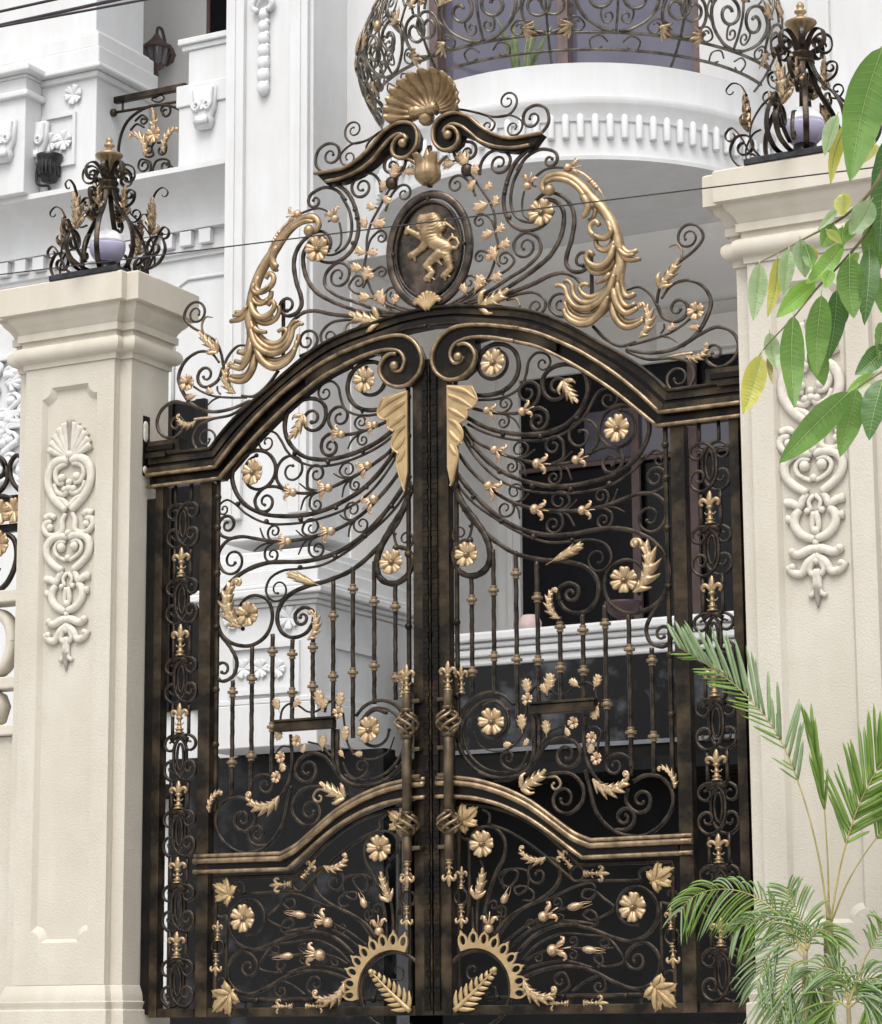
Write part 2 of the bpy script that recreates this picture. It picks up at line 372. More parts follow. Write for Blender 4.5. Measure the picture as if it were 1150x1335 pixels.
def f_fleur(bm):
    lathe(bm, [(.155,0),(.155,.035),(.10,.05),(.10,.10),(.13,.115),(.13,.15),(.075,.17),(.06,.27),(.085,.30),(.06,.33),(.05,.42),(.08,.455),(.115,.50),(.08,.54),(.05,.56)], seg=12)
    # centre petal
    P = catmull([Vector((0,-.01,.53)), Vector((0,-.02,.66)), Vector((0,-.02,.82)), Vector((0,0,1.0))], .03)
    sweep(bm, P, .20, .11, taper=lambda t: .25+.75*sin(pi*(.18+.82*t)) if t < .97 else .05, n=8, sq=1)
    for s in (-1, 1):
        P = catmull([Vector((s*.03,-.01,.54)), Vector((s*.10,-.03,.67)), Vector((s*.20,-.03,.735)), Vector((s*.275,-.02,.67)), Vector((s*.265,0,.585)), Vector((s*.205,.0,.585))], .03)
        sweep(bm, P, .115, .09, taper=lambda t: .6+.55*sin(pi*t*.9), n=8, sq=1)
        P = catmull([Vector((s*.04,0,.30)), Vector((s*.12,-.01,.295)), Vector((s*.165,0,.36))], .03)
        sweep(bm, P, .06, .06, taper=(1,.35), n=6, sq=1)
tmesh('fleur_de_lis', 'old_gold', f_fleur)
tmesh('collar', 'bronze', lambda bm: lathe(bm, [(.46,-.52),(.62,-.48),(.62,-.34),(.50,-.30),(.56,-.20),(.98,-.13),(1.0,-.08),(1.0,.08),(.98,.13),(.56,.20),(.50,.30),(.62,.34),(.62,.48),(.46,.52)], seg=14), False)
corner_leaf()
def put(T, c, base, tip, parent, name=None, Y=-.03, wid=1.0, m=None, flip=1, thick=1.0, dz=0, label=None):
    """template T with its foot at pixel base and its tip at pixel tip on the plane y=Y"""
    b = uv(c, base, Y) if c else base; t = uv(c, tip, Y) if c else tip
    L = hypot(t[0]-b[0], t[1]-b[1]); a = atan2(t[0]-b[0], t[1]-b[1])
    o = link(name or T, TM[T], parent, (b[0], Y, b[1]), (0, a, 0), (L*wid*flip, L*thick, L))
    return o
def flower(c, p, r, parent, Y=-.05, T='rosette', name=None, rot=0):
    q = uv(c, p, Y); r *= .86 if T == 'rosette' else .9; rx = r*(1+.05*sin(p[0]*1.7)); rz = r*(1+.05*cos(p[1]*2.3))
    o = link(name or T, TM[T], parent, (q[0], Y, q[1]), (.06*sin(p[1]), rot, .08*sin(p[0])), (rx, r*(.9+.25*(sin(p[0]+p[1])*.5+.5)), rz))
    k = link('flower_centre', TM[T+'_c'], None, (0,0,0)); k.parent = o; W[k] = W[o]
    return o
def bar(c, pts, parent, w=.03, d=None, end=None, start=None, Y=-.01, name='scroll', m='wrought_iron', taper=None, ties=(), endball=True, kk=.25):
    """forged bar traced on the gate plane; end/start = (cx, cy, turns) roll the end up about that centre"""
    w *= .82
    P = [uv(c, p, Y) for p in pts] if c else list(pts)
    if end:
        P = spiral(P, uv(c, end[:2], Y) if c else end[:2], end[2], kk)
    if start:
        P = spiral(P[::-1], uv(c, start[:2], Y) if c else start[:2], start[2], kk)[::-1]
    Q = catmull(flat(P, Y), .014 if w > .02 else .011)
    bm = NB()
    if callable(taper): taper = (1, .6)
    te = .62 if end else (1 if taper is None else taper[1]); ts = .62 if start else (1 if taper is None else taper[0])
    def f(t):
        k = 1.0
        if t > .6: k = 1+(te-1)*(t-.6)/.4
        if t < .4: k = min(k, 1+(ts-1)*(.4-t)/.4)
        return k*(1+.05*sin(t*97+w*999)*(1 if w > .02 else 0))
    dd = d or max(.013, w*.8)
    sweep(bm, Q, w, dd, taper=f)
    for flag, e in ((end, Q[-1]), (start, Q[0])):
        if flag and endball: ball(bm, e, w*.55, 1.0, 8)
    for t in ties:   # small forged clips
        p = uv(c, t, Y); ball(bm, (p[0], Y-.004, p[1]), w*.62, 1.1, 8)
    return wobj(name, bm, m, parent)
def copytree(o, parent=None):
    c = o.copy(); COL.objects.link(c); c.parent = parent; W[c] = W[o]
    for ch in o.children: copytree(ch, c)
    return c
# =================================================================== GATE LEAF (right one traced; the left is its mirror image)
leaf = empty('gate_leaf', (1.70, 0, 0), 'right gate leaf of black and gold ironwork, beside the pillar with hanging leaves and palm', 'gate leaf', 'double gate leaves')
def vbox(name, m, x0, x1, y0, y1, z0, z1, bev=.004, par=leaf): return boxo(name, m, par, x0, x1, y0, y1, z0, z1, bev)
# arch of the leaf's top edge, in gate metres, from the inner gold bead
ARC_IN  = [uv('E', p, -.05) for p in [(-230,690),(-150,692),(0,715),(100,728),(200,750),(300,795),(400,850),(475,898),(550,950),(650,1030),(735,1100)]]
def arc_z(x):
    for a, b in zip(ARC_IN, ARC_IN[1:]):
        if a[0] <= x <= b[0]: return a[1]+(b[1]-a[1])*(x-a[0])/(b[0]-a[0])
    return ARC_IN[-1][1] if x > 0 else ARC_IN[0][1]
zs = arc_z(1.0)
vbox('meeting_stile', 'brushed_iron', .006, .125, -.035, .035, .0, 4.02)
vbox('hinge_stile', 'brushed_iron', 1.61, 1.70, -.035, .035, .0, ARC_IN[-1][1]-.01)
vbox('bottom_rail', 'brushed_iron', .126, 1.609, -.03, .03, .0, .055)
def rod(name, P, w=.022, Y=-.01, ties=(), m='brushed_iron', par=leaf):
    bm = NB(); Q = []
    for a, b in zip(P, P[1:]):
        n = max(1, int(hypot(b[0]-a[0], b[1]-a[1])/.05)); Q += [(a[0]+(b[0]-a[0])*i/n, a[1]+(b[1]-a[1])*i/n) for i in range(n)]
    Q.append(P[-1]); sweep(bm, flat(Q, Y), w, w, n=8, sq=.45)
    for t in ties: ball(bm, (t[0], Y-.006, t[1]), w*.95, 1, 8)
    return wobj(name, bm, m, par)
# thin rods with clips that run beside the stiles, above the lower rail
rod('side_rod', [(.168, 1.62), (.168, 3.93)], .026, -.012, [(.168, z) for z in (1.9, 2.35, 2.8, 3.2, 3.55, 3.8)])
rod('side_rod', [(1.572, 1.28), (1.572, ARC_IN[-1][1]+.01)], .026, -.012, [(1.572, z) for z in (1.35, 1.7, 2.05, 2.45, 2.8, 3.1, 3.3)])
# hammered cover strip of the meeting stile
bm = NB(); n = 120
for i in range(n):
    z0 = .03+i*(3.98-.03)/n; box(bm, .012+.003*((i*7) % 3), .052, -.047-.004*((i*5) % 3)/2, -.034, z0, z0+.031, .0)
wobj('cover_strip', bm, 'stile_iron', leaf, False)

# ---- lower rail: dark curved band between two bronze beads
UPB = [uv('D', p, -.05) for p in [(30,71),(100,69),(200,80),(320,116),(430,170),(540,250),(620,308),(690,338)]] 
LOB = [uv('D', p, -.05) for p in [(30,127),(100,127),(200,135),(320,168),(440,228),(540,299),(600,346),(657,388)]]
xr = 1.70
def band(name, U, Lo, y0, y1, m, par=leaf, step=.03):
    u = catmull([Vector((a[0], a[1], 0)) for a in U], step); l = catmull([Vector((a[0], a[1], 0)) for a in Lo], step)
    N = 60
    def res(Q):
        d = [0]
        for a, b in zip(Q, Q[1:]): d.append(d[-1]+(b-a).length)
        out = []; j = 0
        for i in range(N+1):
            s = d[-1]*i/N
            while j < len(d)-2 and d[j+1] < s: j += 1
            t = (s-d[j])/max(1e-9, d[j+1]-d[j]); out.append(Q[j].lerp(Q[j+1], min(1, max(0, t))))
        return out
    u, l = res(u), res(l); bm = NB(); R4 = []
    for a, b in zip(u, l): R4.append([bm.verts.new((a.x, y0, a.y)), bm.verts.new((b.x, y0, b.y)), bm.verts.new((b.x, y1, b.y)), bm.verts.new((a.x, y1, a.y))])
    for a, b in zip(R4, R4[1:]):
        for j in range(4): bm.faces.new((a[j], a[(j+1) % 4], b[(j+1) % 4], b[j]))
    bm.faces.new(R4[0][::-1]); bm.faces.new(R4[-1])
    o = wobj(name, bm, m, par); return shadeflat_angle(o, 40)
zU, zL = UPB[-1][1], LOB[-1][1]
def straight(P, x, z, n=8): return [(P[-1][0]+(x-P[-1][0])*i/n, P[-1][1]+(z-P[-1][1])*i/n) for i in range(1, n+1)]
band('middle_rail', [(a[0], a[1]+.012) for a in UPB], [(a[0], a[1]-.005) for a in LOB], -.045, .03, 'dark_paint')
boxo('middle_rail', 'dark_paint', leaf, UPB[-1][0]-.03, 1.609, -.045, .03, zL-.005, zU+.012, .002)
def bead(name, P, w, d, Y, m='bronze', par=leaf, smooth=True):
    Q = []
    for run in P: Q += catmull(flat(run, Y), .03) if len(run) > 2 else [Vector((run[0][0]+(run[1][0]-run[0][0])*t/8, Y, run[0][1]+(run[1][1]-run[0][1])*t/8)) for t in range(9)]
    bm = NB(); sweep(bm, Q, w, d, n=10, sq=.7); return wobj(name, bm, m, par)
bead('upper_bead', [UPB, [(UPB[-1][0]+.01, zU), (xr, zU+.004)]], .036, .045, -.055)
bead('upper_bead', [[(a[0], a[1]+.033) for a in UPB], [(UPB[-1][0]+.01, zU+.033), (xr, zU+.037)]], .026, .03, -.05, 'bronze')
bead('lower_bead', [LOB, [(LOB[-1][0]+.01, zL), (xr, zL+.004)]], .027, .04, -.055)

# ---- gold mascaron leaf from which all the upper scrolls spring
Mq = [(78,278),(192,280),(203,312),(212,345),(196,372),(162,384),(166,420),(140,442),(128,440),(148,478),(148,512),(132,540),(121,546),(129,582),(116,655),(106,702),(96,722),(80,640)]
Mq = Mq[:1]+[(q.x, q.z) for q in catmull([Vector((p[0], 0, p[1])) for p in Mq[1:-1]], 6)]+Mq[-1:]
bm = NB(); slab(bm, [[uv('A', p, -.07) for p in Mq]], -.078, -.064); 
for P in ([(80,285),(150,300),(208,340)], [(82,320),(140,345),(190,378)], [(84,380),(120,400),(160,425)], [(86,430),(115,445),(146,500)], [(88,480),(112,510),(144,535)], [(90,540),(108,570),(127,590)]):
    sweep(bm, catmull(flat([uv('A', p, -.08) for p in P], -.078), .02), .030, .022, taper=lambda t: .5+.7*sin(pi*min(1, t+.1)) if t < .95 else .3, n=6, sq=1)
for P in ([(192,284),(206,312),(214,345),(198,373),(165,386)], [(166,386),(170,418),(142,444)], [(130,440),(150,480),(150,514),(122,548)], [(122,548),(130,584),(116,655),(96,722)]):
    sweep(bm, catmull(flat([uv('A', (p[0]-6, p[1]), -.08) for p in P], -.078), .02), .014, .016, n=6, sq=1)
wobj('mascaron_leaf', bm, 'flat_gold', leaf, False)
for p, q in (((118,430),(108,448)), ((122,520),(110,545))):
    pass

# ---- upper tracery, crop A
def A(pts, **k): return bar('A', pts, leaf, **k)
def B(pts, **k): return bar('B', pts, leaf, **k)
def D(pts, **k): return bar('D', pts, leaf, **k)
TH, MD, TN, TD = .034, .026, .020, .015
A([(200,322),(260,322),(325,303),(374,258),(394,195),(378,132),(338,102),(288,98)], w=TH, end=(284,180,.95), kk=.75, ties=[(325,305)])
A([(205,344),(300,338),(362,316),(408,278),(427,225),(440,168),(472,136),(512,140)], w=TN, end=(500,182,1.15), ties=[(325,318)])
A([(165,420),(250,465),(350,490),(450,495),(540,480),(620,440),(680,365),(700,290),(682,222),(622,188),(552,196),(505,238),(500,290)], w=TH, end=(563,285,1.3), ties=[(325,495),(490,503),(650,425)])
A([(168,450),(250,490),(370,518),(490,520),(580,497),(652,450),(692,402),(718,350),(748,305),(790,288),(824,306)], w=TN, end=(789,340,1.15))
A([(175,375),(240,392),(320,402),(395,400),(440,382),(478,340),(486,300)], w=MD, end=(432,312,1.25))
A([(390,400),(440,396),(478,376),(515,395),(522,432)], w=MD, end=(478,436,1.2))
A([(310,402),(345,388),(362,362)], w=TD, end=(332,360,1.2)); A([(305,404),(340,412),(350,432)], w=TD, end=(324,442,1.1))
A([(330,404),(375,430),(397,466)], w=TD, taper=(1,.6))
A([(130,450),(205,560),(305,650),(425,702),(560,724),(700,708),(820,668),(910,602),(960,515),(968,445),(922,384),(848,364),(780,398),(748,460)], w=TH, end=(832,466,.75), kk=.85, ties=[(190,545),(310,660),(455,722),(625,738),(795,712),(940,598)])
A([(132,480),(200,592),(300,690),(400,735),(540,755),(680,748),(800,718),(900,652),(958,592),(1000,565),(1038,582)], w=TN, end=(1014,606,1.1))
A([(150,462),(200,522),(270,560),(330,586),(400,606),(480,624),(560,628),(640,612),(712,574),(744,520)], w=MD, end=(668,500,1.35))
A([(650,612),(700,585),(755,556),(810,552),(852,592)], w=MD, end=(800,618,1.25))
A([(380,600),(420,585),(436,560)], w=TD, end=(397,562,1.15)); A([(370,598),(385,620),(385,645)], w=TD, end=(362,638,1.1))
A([(535,628),(588,600),(592,555)], w=MD-.004, end=(546,546,1.3)); A([(520,628),(572,642),(582,680)], w=TD+.002, end=(549,686,1.2))
A([(390,604),(428,590),(466,562)], w=TD, taper=(1,.7)); A([(545,628),(590,608),(630,570)], w=TD, taper=(1,.7)); A([(380,606),(412,630),(426,680)], w=TD, taper=(1,.7)); A([(560,632),(605,645),(627,696)], w=TD, taper=(1,.7))
A([(130,582),(180,650),(250,716),(330,776),(400,806),(480,826),(570,832),(660,830),(760,814),(850,782),(930,756),(1000,762),(1044,812),(1040,872)], w=MD+.002, end=(972,862,1.35))
A([(930,756),(985,752),(1032,726),(1046,690)], w=MD, end=(996,686,1.25))
A([(360,796),(402,785),(414,756)], w=TD, end=(376,748,1.15)); A([(355,790),(372,810),(368,838)], w=TD, end=(334,822,1.1))
A([(545,832),(592,822),(618,795)], w=TD+.003, end=(572,788,1.2)); A([(540,832),(580,850),(588,890)], w=TD+.004, end=(546,892,1.25))
A([(735,818),(775,806),(790,775)], w=TD+.003, end=(757,768,1.15)); A([(760,816),(802,842),(806,876)], w=TD+.004, end=(768,874,1.2))
A([(370,795),(410,785),(438,757)], w=TD, taper=(1,.7)); A([(560,832),(610,822),(650,784)], w=TD, taper=(1,.7)); A([(770,814),(808,790),(830,735)], w=TD, taper=(1,.7))
A([(360,790),(388,820),(398,868)], w=TD, taper=(1,.7)); A([(560,832),(610,850),(640,900)], w=TD, taper=(1,.7)); A([(780,815),(820,818),(862,838)], w=TD, taper=(1,.7))
for p, t in [((238,386),(300,398)), ((392,400),(462,372)), ((272,556),(340,590)), ((455,622),(535,626)), ((628,612),(700,590)), ((245,712),(315,758)), ((445,822),(525,832)), ((655,830),(730,826))]:
    put('flower_bud', 'A', p, t, leaf, Y=-.035, wid=1.1)
A([(110,652),(170,732),(270,832),(380,902),(500,936),(620,936),(720,918),(800,908),(900,922),(980,962),(1040,1030),(1060,1105),(1052,1165),(1032,1210),(970,1262),(880,1283),(805,1248),(772,1168),(792,1090),(846,1052)], w=TH, end=(868,1138,.42), kk=.95, ties=[(195,772),(318,880),(460,945),(630,962)])
A([(106,682),(150,750),(200,802),(290,866),(400,930),(520,970),(640,966),(720,960),(782,985),(803,1035)], w=TN, end=(742,1044,1.25))
A([(104,720),(170,850),(270,950),(380,1020),(500,1048),(600,1055),(680,1076),(732,1120),(748,1180),(730,1240),(690,1275),(645,1282),(600,1266),(574,1230)], w=TH, taper=(1,.8))
B([(572,278),(568,235),(612,203),(655,222)], w=TH-.006, end=(624,250,1.05))
put('vine_leaf', 'A', (545,1052), (682,978), leaf, 'pointed_leaf', Y=-.03, wid=.45)
# broad tapering bar that closes into the ring round the lowest rosette
A([(102,692),(140,790),(205,878),(252,955),(268,1020),(262,1065),(230,1105),(180,1120),(132,1098),(104,1045)], w=.048, end=(168,1030,.30), kk=.95, taper=lambda t: .6)
A([(110,742),(150,812),(186,872),(182,928)], w=TN, end=(134,932,1.3), ties=[(150,830),(180,900)])
put('acanthus', 'A', (590,258), (652,362), leaf, 'leaf_tip', Y=-.03, wid=.8, m=None)
put('acanthus_side', 'B', (900,245), (935,5), leaf, 'acanthus', Y=-.045, wid=1.0)
put('acanthus_side', 'B', (575,360), (545,225), leaf, 'acanthus', Y=-.045, wid=-.95)
# ---- rosettes
for c, p, r in [('A',(283,180),.098), ('A',(830,470),.098), ('B',(168,80),.095), ('B',(862,190),.098), ('B',(278,816),.098)]:
    flower(c, p, r, leaf, rot=random.random())
# ---- balusters with their turned collars (crop B)
def baluster(xa, ya, xb, yb, cols):
    a, b = uv('B', (xa, ya), -.008), uv('B', (xb, yb), -.008); bm = NB(); x = (a[0]+b[0])/2; n = 40
    sweep(bm, [Vector((x+.0012*sin(i*5.1), -.008+.0012*cos(i*3.7), b[1]+(a[1]-b[1])*i/n)) for i in range(n+1)], .0255, .0255, n=8, sq=.6)
    o = wobj('baluster', bm, 'wrought_iron', leaf)
    for p in cols:
        q = uv('B', p, -.008); k = link('collar', TM['collar'], None); k.parent = o; k.location = Vector((x, -.008, q[1]))-W[o]; k.scale = (.034, .034, .060)
for a in [(182,168,193,694,[(185,278),(190,594)]), (278,55,290,700,[(281,237),(287,527)]), (377,62,392,840,[(377,163),(384,542)]), (472,108,486,930,[(471,268),(480,545)]), (573,352,582,735,[(576,397),(577,577)]),
          (672,342,685,735,[(674,412),(676,590)]), (773,300,786,960,[(776,383),(778,738)]), (878,342,892,1020,[(878,497),(882,862)]), (980,488,992,1045,[(980,545),(984,880)])]: baluster(*a)
B([(1038,262),(985,335),(956,405),(975,465),(1030,485)], w=MD+.002, end=(1027,430,1.1))
# ---- double spiral and plaque (crop B)
B([(372,742),(330,702),(262,686),(190,716),(140,790),(124,880),(152,970),(220,1038),(310,1064),(400,1048),(452,1000),(462,930),(460,790)], w=TH, taper=(.7,1))
B([(228,748),(285,726),(335,762),(348,825),(325,872)], w=TH-.006, end=(280,816,.35), kk=.9)
B([(352,770),(300,722),(232,728),(168,790),(150,880),(176,958),(240,1018),(330,1038),(405,1008),(436,945)], w=TN, taper=(1,.7))
B([(482,800),(484,900),(470,970),(420,1030),(350,1072),(280,1078)], w=MD, taper=(.8,.7))
B([(455,1000),(488,950),(522,910),(582,884),(640,904),(668,952)], w=MD+.002, end=(606,960,1.3))
B([(430,1002),(380,1030),(330,1010)], w=TN, end=(348,975,1.2))
B([(195,858),(222,918),(288,946),(360,930),(408,872),(424,790),(432,720)], w=TD, taper=(.6,1))
B([(445,692),(468,662),(508,664),(520,705)], w=TN); B([(530,680),(562,694),(602,690),(645,658),(690,640),(726,662),(740,722),(752,800)], w=TD)
q0, q1 = uv('B', (446,786), -.05), uv('B', (730,724), -.05)
bm = NB(); box(bm, q0[0], q1[0], -.075, -.02, (q0[1]+q1[1])/2-.028, (q0[1]+q1[1])/2+.030, .006)
box(bm, q0[0]-.01, q1[0]+.01, -.085, -.018, (q0[1]+q1[1])/2+.031, (q0[1]+q1[1])/2+.046, .003); wobj('plaque', bm, 'brushed_iron', leaf, False)
for b, t in [((362,915),(325,918)), ((415,920),(436,890)), ((408,850),(404,782)), ((432,690),(424,625)), ((520,680),(535,600)), ((515,690),(492,650)), ((655,658),(618,630)), ((728,662),(748,606)), ((515,870),(512,808)), ((600,840),(615,878)), ((720,905),(706,955)), ((742,745),(722,805))]:
    put('vine_leaf', 'B', b, t, leaf, Y=-.035, wid=1.15)
for p in [(433,716), (635,820), (716,886), (738,978)]: flower('B', p, .042, leaf, T='small_flower', Y=-.04, rot=random.random())
B([(490,912),(540,856),(602,830)], w=TD); B([(694,842),(730,836),(758,862),(746,905),(738,965)], w=TD)
B([(688,785),(682,920),(700,1000),(742,1072),(790,1110)], w=TN+.004)
B([(890,1052),(892,990),(842,956),(792,970)], w=TN+.002, end=(818,1008,1.15))
# ---- scrolls above the lower rail on the hinge side (crop D)
D([(668,10),(690,100),(716,192),(782,268),(862,296),(930,290),(1000,240),(1044,160),(1036,92),(986,42),(922,36),(872,62)], w=MD+.002)
D([(852,92),(845,150),(884,192)], w=MD, end=(908,140,1.2)); D([(790,270),(852,262),(880,222)], w=MD, end=(836,216,1.2))
D([(400,85),(460,55),(540,26),(612,32),(658,84),(658,140),(618,188)], w=MD, end=(578,136,1.35))
D([(500,42),(545,44),(562,70)], w=TN, end=(536,76,.7), m='bronze')
put('acanthus_side', 'D', (700,50), (862,48), leaf, 'acanthus', Y=-.045, wid=1.05)
put('acanthus', 'D', (392,92), (508,22), leaf, 'acanthus', Y=-.04, wid=.8)
put('acanthus_side', 'D', (1050,92), (985,-5), leaf, 'acanthus', Y=-.045, wid=.75)

# ---- lower panel (crop D)
zt = uv('D', (640,418), -.012)[1]
fr = [uv('D', p, -.012) for p in [(92,160),(250,170),(380,210),(500,285),(572,350),(640,418)]]
fa = [(q.x, q.z) for q in catmull([Vector((a[0], 0, a[1])) for a in fr], .05)]
xL, xR_, zB = .168, 1.560, .098
rod('panel_rod', [(xL, zB), (xL, fa[0][1]), *fa[1:], (xR_, zt), (xR_, zB), (xL, zB)], .024, -.012, [(.42, zB), (.85, zB), (1.25, zB), (.55, fa[len(fa)//3][1]+.06), (xR_, .4), (xR_, .8)])
zi0 = uv('D', (600,977), -.012)[1]; zi1 = uv('D', (760,490), -.012)[1]; xi = uv('D', (995,730), -.012)[0]; xj = uv('D', (172,470), -.012)[0]
ia = [(q.x, q.z) for q in catmull([Vector((a[0], 0, a[1])) for a in [uv('D', p, -.012) for p in [(255,246),(330,272),(430,332),(520,402),(620,488)]]], .05)]
rod('panel_rod', [*ia, (uv('D', (910,488), -.012)[0], zi1)], .018); rod('panel_rod', [(xi, uv('D', (995,575), -.012)[1]), (xi, uv('D', (1000,890), -.012)[1])], .018)
rod('panel_rod', [(uv('D', (352,978), -.012)[0], zi0), (uv('D', (915,975), -.012)[0], zi0)], .018); rod('panel_rod', [(xj, uv('D', (168,308), -.012)[1]), (xj, uv('D', (176,625), -.012)[1])], .018)
def ringbar(c, p, r, w=.016, par=leaf, Y=-.012):
    q = uv(c, p, Y); bm = NB(); P = [Vector((q[0]+r*cos(a*pi/14), Y, q[1]+r*sin(a*pi/14))) for a in range(29)]
    sweep(bm, P, w, w, n=6, cap=False); bmesh.ops.remove_doubles(bm, verts=bm.verts, dist=1e-4); return wobj('ring', bm, 'wrought_iron', par)
for p in [(632,457), (1040,725), (632,1012), (135,556)]: ringbar('D', p, .044)
for b, t in [((665,456),(772,456)), ((610,432),(548,355)), ((1035,697),(1032,600)), ((1042,754),(1046,866)), ((598,1013),(497,1014)), ((664,1012),(768,1012)), ((136,522),(138,424)), ((136,588),(138,694))]:
    o = put('fleur_de_lis', 'D', b, t, leaf, Y=-.02, wid=.95)
for b, t, fl in [((122,248),(205,172),1), ((950,495),(1045,432),1), ((952,932),(1055,1028),1)]:
    put('corner_leaf', 'D', b, t, leaf, 'corner_leaf', Y=-.03, wid=.82)
for pts, e in [([(905,488),(902,450),(940,428)], (938,462,.6)), ([(995,580),(1030,585),(1062,560)], (1032,548,.6)), ([(912,976),(908,1010),(940,1040)], None), ([(1000,885),(1035,872),(1062,900)], None), ([(255,246),(258,205),(225,180)], None), ([(168,310),(140,305),(118,275)], None)]:
    D(pts, w=TN, end=e)
# sunburst: gold crown, rays, hearts
cc = uv('D', (196,952), -.03); RI, RO = .240, .276
bm = NB()
N = 40; a0, a1 = R(112), R(-12)
inn = [(cc[0]+RI*cos(a0+(a1-a0)*i/N), cc[1]+RI*sin(a0+(a1-a0)*i/N)) for i in range(N+1)]
out = []
NP = 9
for i in range(NP*8+1):
    t = i/(NP*8); a = a0+(a1-a0)*t; ph = (i % 8)/8
    rr = RO+.010+.052*sqrt(max(0, 1-((ph-.5)*2.3)**2))+(.022 if i % 8 == 4 else 0)
    out.append((cc[0]+rr*cos(a), cc[1]+rr*sin(a)))
holes = []
for k in range(NP):
    a = a0+(a1-a0)*(k+.5)/NP; m0 = (cc[0]+(RO+.022)*cos(a), cc[1]+(RO+.022)*sin(a))
    holes.append([(m0[0]+.030*cos(b)*cos(a)-.019*sin(b)*sin(a), m0[1]+.030*cos(b)*sin(a)+.019*sin(b)*cos(a)) for b in [j*pi/5 for j in range(10)]])
slab(bm, [inn+out[::-1]]+holes, -.042, -.026); wobj('sunburst_crown', bm, 'flat_gold', leaf, False)
D([(165,822),(120,862),(118,950),(150,1010)], w=TN) if False else None
bm = NB(); P = [Vector((cc[0]+(RI-.012)*cos(a), -.015, cc[1]+(RI-.012)*sin(a))) for a in [R(150)-R(270)*i/50 for i in range(51)]]
sweep(bm, P, .024, .024, n=8); wobj('ring', bm, 'wrought_iron', leaf)
bm = NB()
for k in range(8):   # feathered palmette in the inner corner
    t = k/7.2; bx = (116+158*t, 1034-160*t)
    for s in (-1, 1):
        LL = 66*(1-t)**.8+14; e = (bx[0]+LL*(-.02 if s < 0 else .98), bx[1]-LL*(.98 if s < 0 else -.04))
        P = catmull(flat([uv('D', bx, -.045), uv('D', ((bx[0]+e[0])/2+4*s, (bx[1]+e[1])/2+3), -.045), uv('D', e, -.045)], -.045), .02); sweep(bm, P, .026, .018, taper=lambda t: .5+.7*sin(pi*min(1, t+.12)) if t < .9 else .25, n=6, sq=1)
P = catmull(flat([uv('D', p, -.05) for p in [(106,1044),(150,1002),(210,942),(278,868)]], -.05), .02); sweep(bm, P, .034, .024, taper=lambda t: 1-.75*t, n=6, sq=1); ball(bm, P[-1], .018, 1, 8)
wobj('palmette', bm, 'flat_gold', leaf)
D([(215,905),(170,905),(162,872)], w=TD, end=(188,872,.6)); D([(240,940),(282,945),(285,985)], w=TD, end=(258,975,.7))
D([(232,736),(240,610),(282,462),(322,378),(324,316),(290,268),(232,256)], w=MD, end=(232,322,.45), kk=.9)
D([(205,738),(206,610),(220,520)], w=TN); D([(190,738),(185,600)], w=TN, taper=(1,.5))
D([(165,640),(172,480)], w=.014)
put('acanthus', 'D', (200,565), (240,435), leaf, 'acanthus', Y=-.035, wid=.62); D([(225,470),(228,420),(215,398)], w=TD, taper=(1,.6))
D([(236,740),(262,640)], w=TD); put('flower_bud', 'D', (252,712), (258,620), leaf, Y=-.03, wid=1.0)
D([(250,650),(238,600),(262,575)], w=TD, end=(275,594,.9)); D([(285,640),(322,640),(328,610)], w=TD, end=(306,615,.9))
D([(268,742),(318,665),(400,605),(482,562),(542,510),(562,450),(540,398),(482,394),(432,428)], w=MD, end=(466,462,1.05))
put('acanthus_side', 'D', (500,385), (385,352), leaf, 'acanthus', Y=-.035, wid=-.85)
D([(285,742),(360,640),(440,585),(520,560),(640,506),(700,500),(714,532),(688,566),(655,556),(662,528),(702,528),(752,566),(792,603),(740,640),(690,656),(660,634),(682,612),(714,630),(720,668),(690,686),(600,662)], w=TD+.002)
D([(300,700),(310,620),(310,560)], w=TD) ; put('rose_bud', 'D', (312,585), (345,510), leaf, Y=-.03, wid=1.0)
D([(320,520),(312,470),(340,440),(380,452),(345,512),(310,500),(302,460),(330,440),(420,448),(418,520),(375,545),(365,520),(400,510),(448,540),(440,570),(400,570)], w=TD)
D([(320,752),(400,690),(470,650),(560,610),(640,590)], w=TD+.002); put('flower_bud', 'D', (470,652), (550,602), leaf, Y=-.03, wid=1.0); put('rose_bud', 'D', (592,604), (700,580), leaf, Y=-.03, wid=.75)
D([(470,650),(455,690)], w=TD, end=(436,668,.9)); D([(520,630),(565,600)], w=TD, end=(546,582,1)); D([(530,625),(575,640)], w=TD, end=(558,652,.8))
D([(380,792),(450,722),(560,676),(680,690),(800,734),(870,745),(938,712),(980,640),(968,565),(908,515),(846,522),(808,572)], w=MD+.002, end=(877,603,.35), kk=.9)
D([(345,770),(440,694),(550,660),(680,668),(720,680)], w=TN)
D([(396,830),(460,762),(560,716),(680,720),(762,732),(802,770),(832,830),(780,852),(740,852),(706,820),(730,800),(745,830),(720,860)], w=TD+.002); D([(740,770),(770,760),(762,735),(735,745),(740,770),(790,775)], w=TD)
D([(405,832),(480,792),(600,775),(680,780)], w=TD+.002); put('flower_bud', 'D', (505,788), (605,772), leaf, Y=-.03, wid=1.0); put('rose_bud', 'D', (655,780), (760,790), leaf, Y=-.03, wid=.75)
D([(440,812),(480,800)], w=TD, end=(466,818,.9)); D([(600,775),(632,760)], w=TD, end=(616,745,1)); D([(600,778),(632,795)], w=TD, end=(614,805,.9))
D([(405,900),(480,870),(580,852),(690,870),(790,920),(880,950),(950,930),(988,870),(980,800),(926,752),(870,770),(842,818)], w=MD+.002, end=(888,826,1.1))
D([(400,868),(470,846),(580,830),(700,860)], w=TN)
put('acanthus_side', 'D', (405,910), (548,975), leaf, 'acanthus', Y=-.04, wid=1.0)
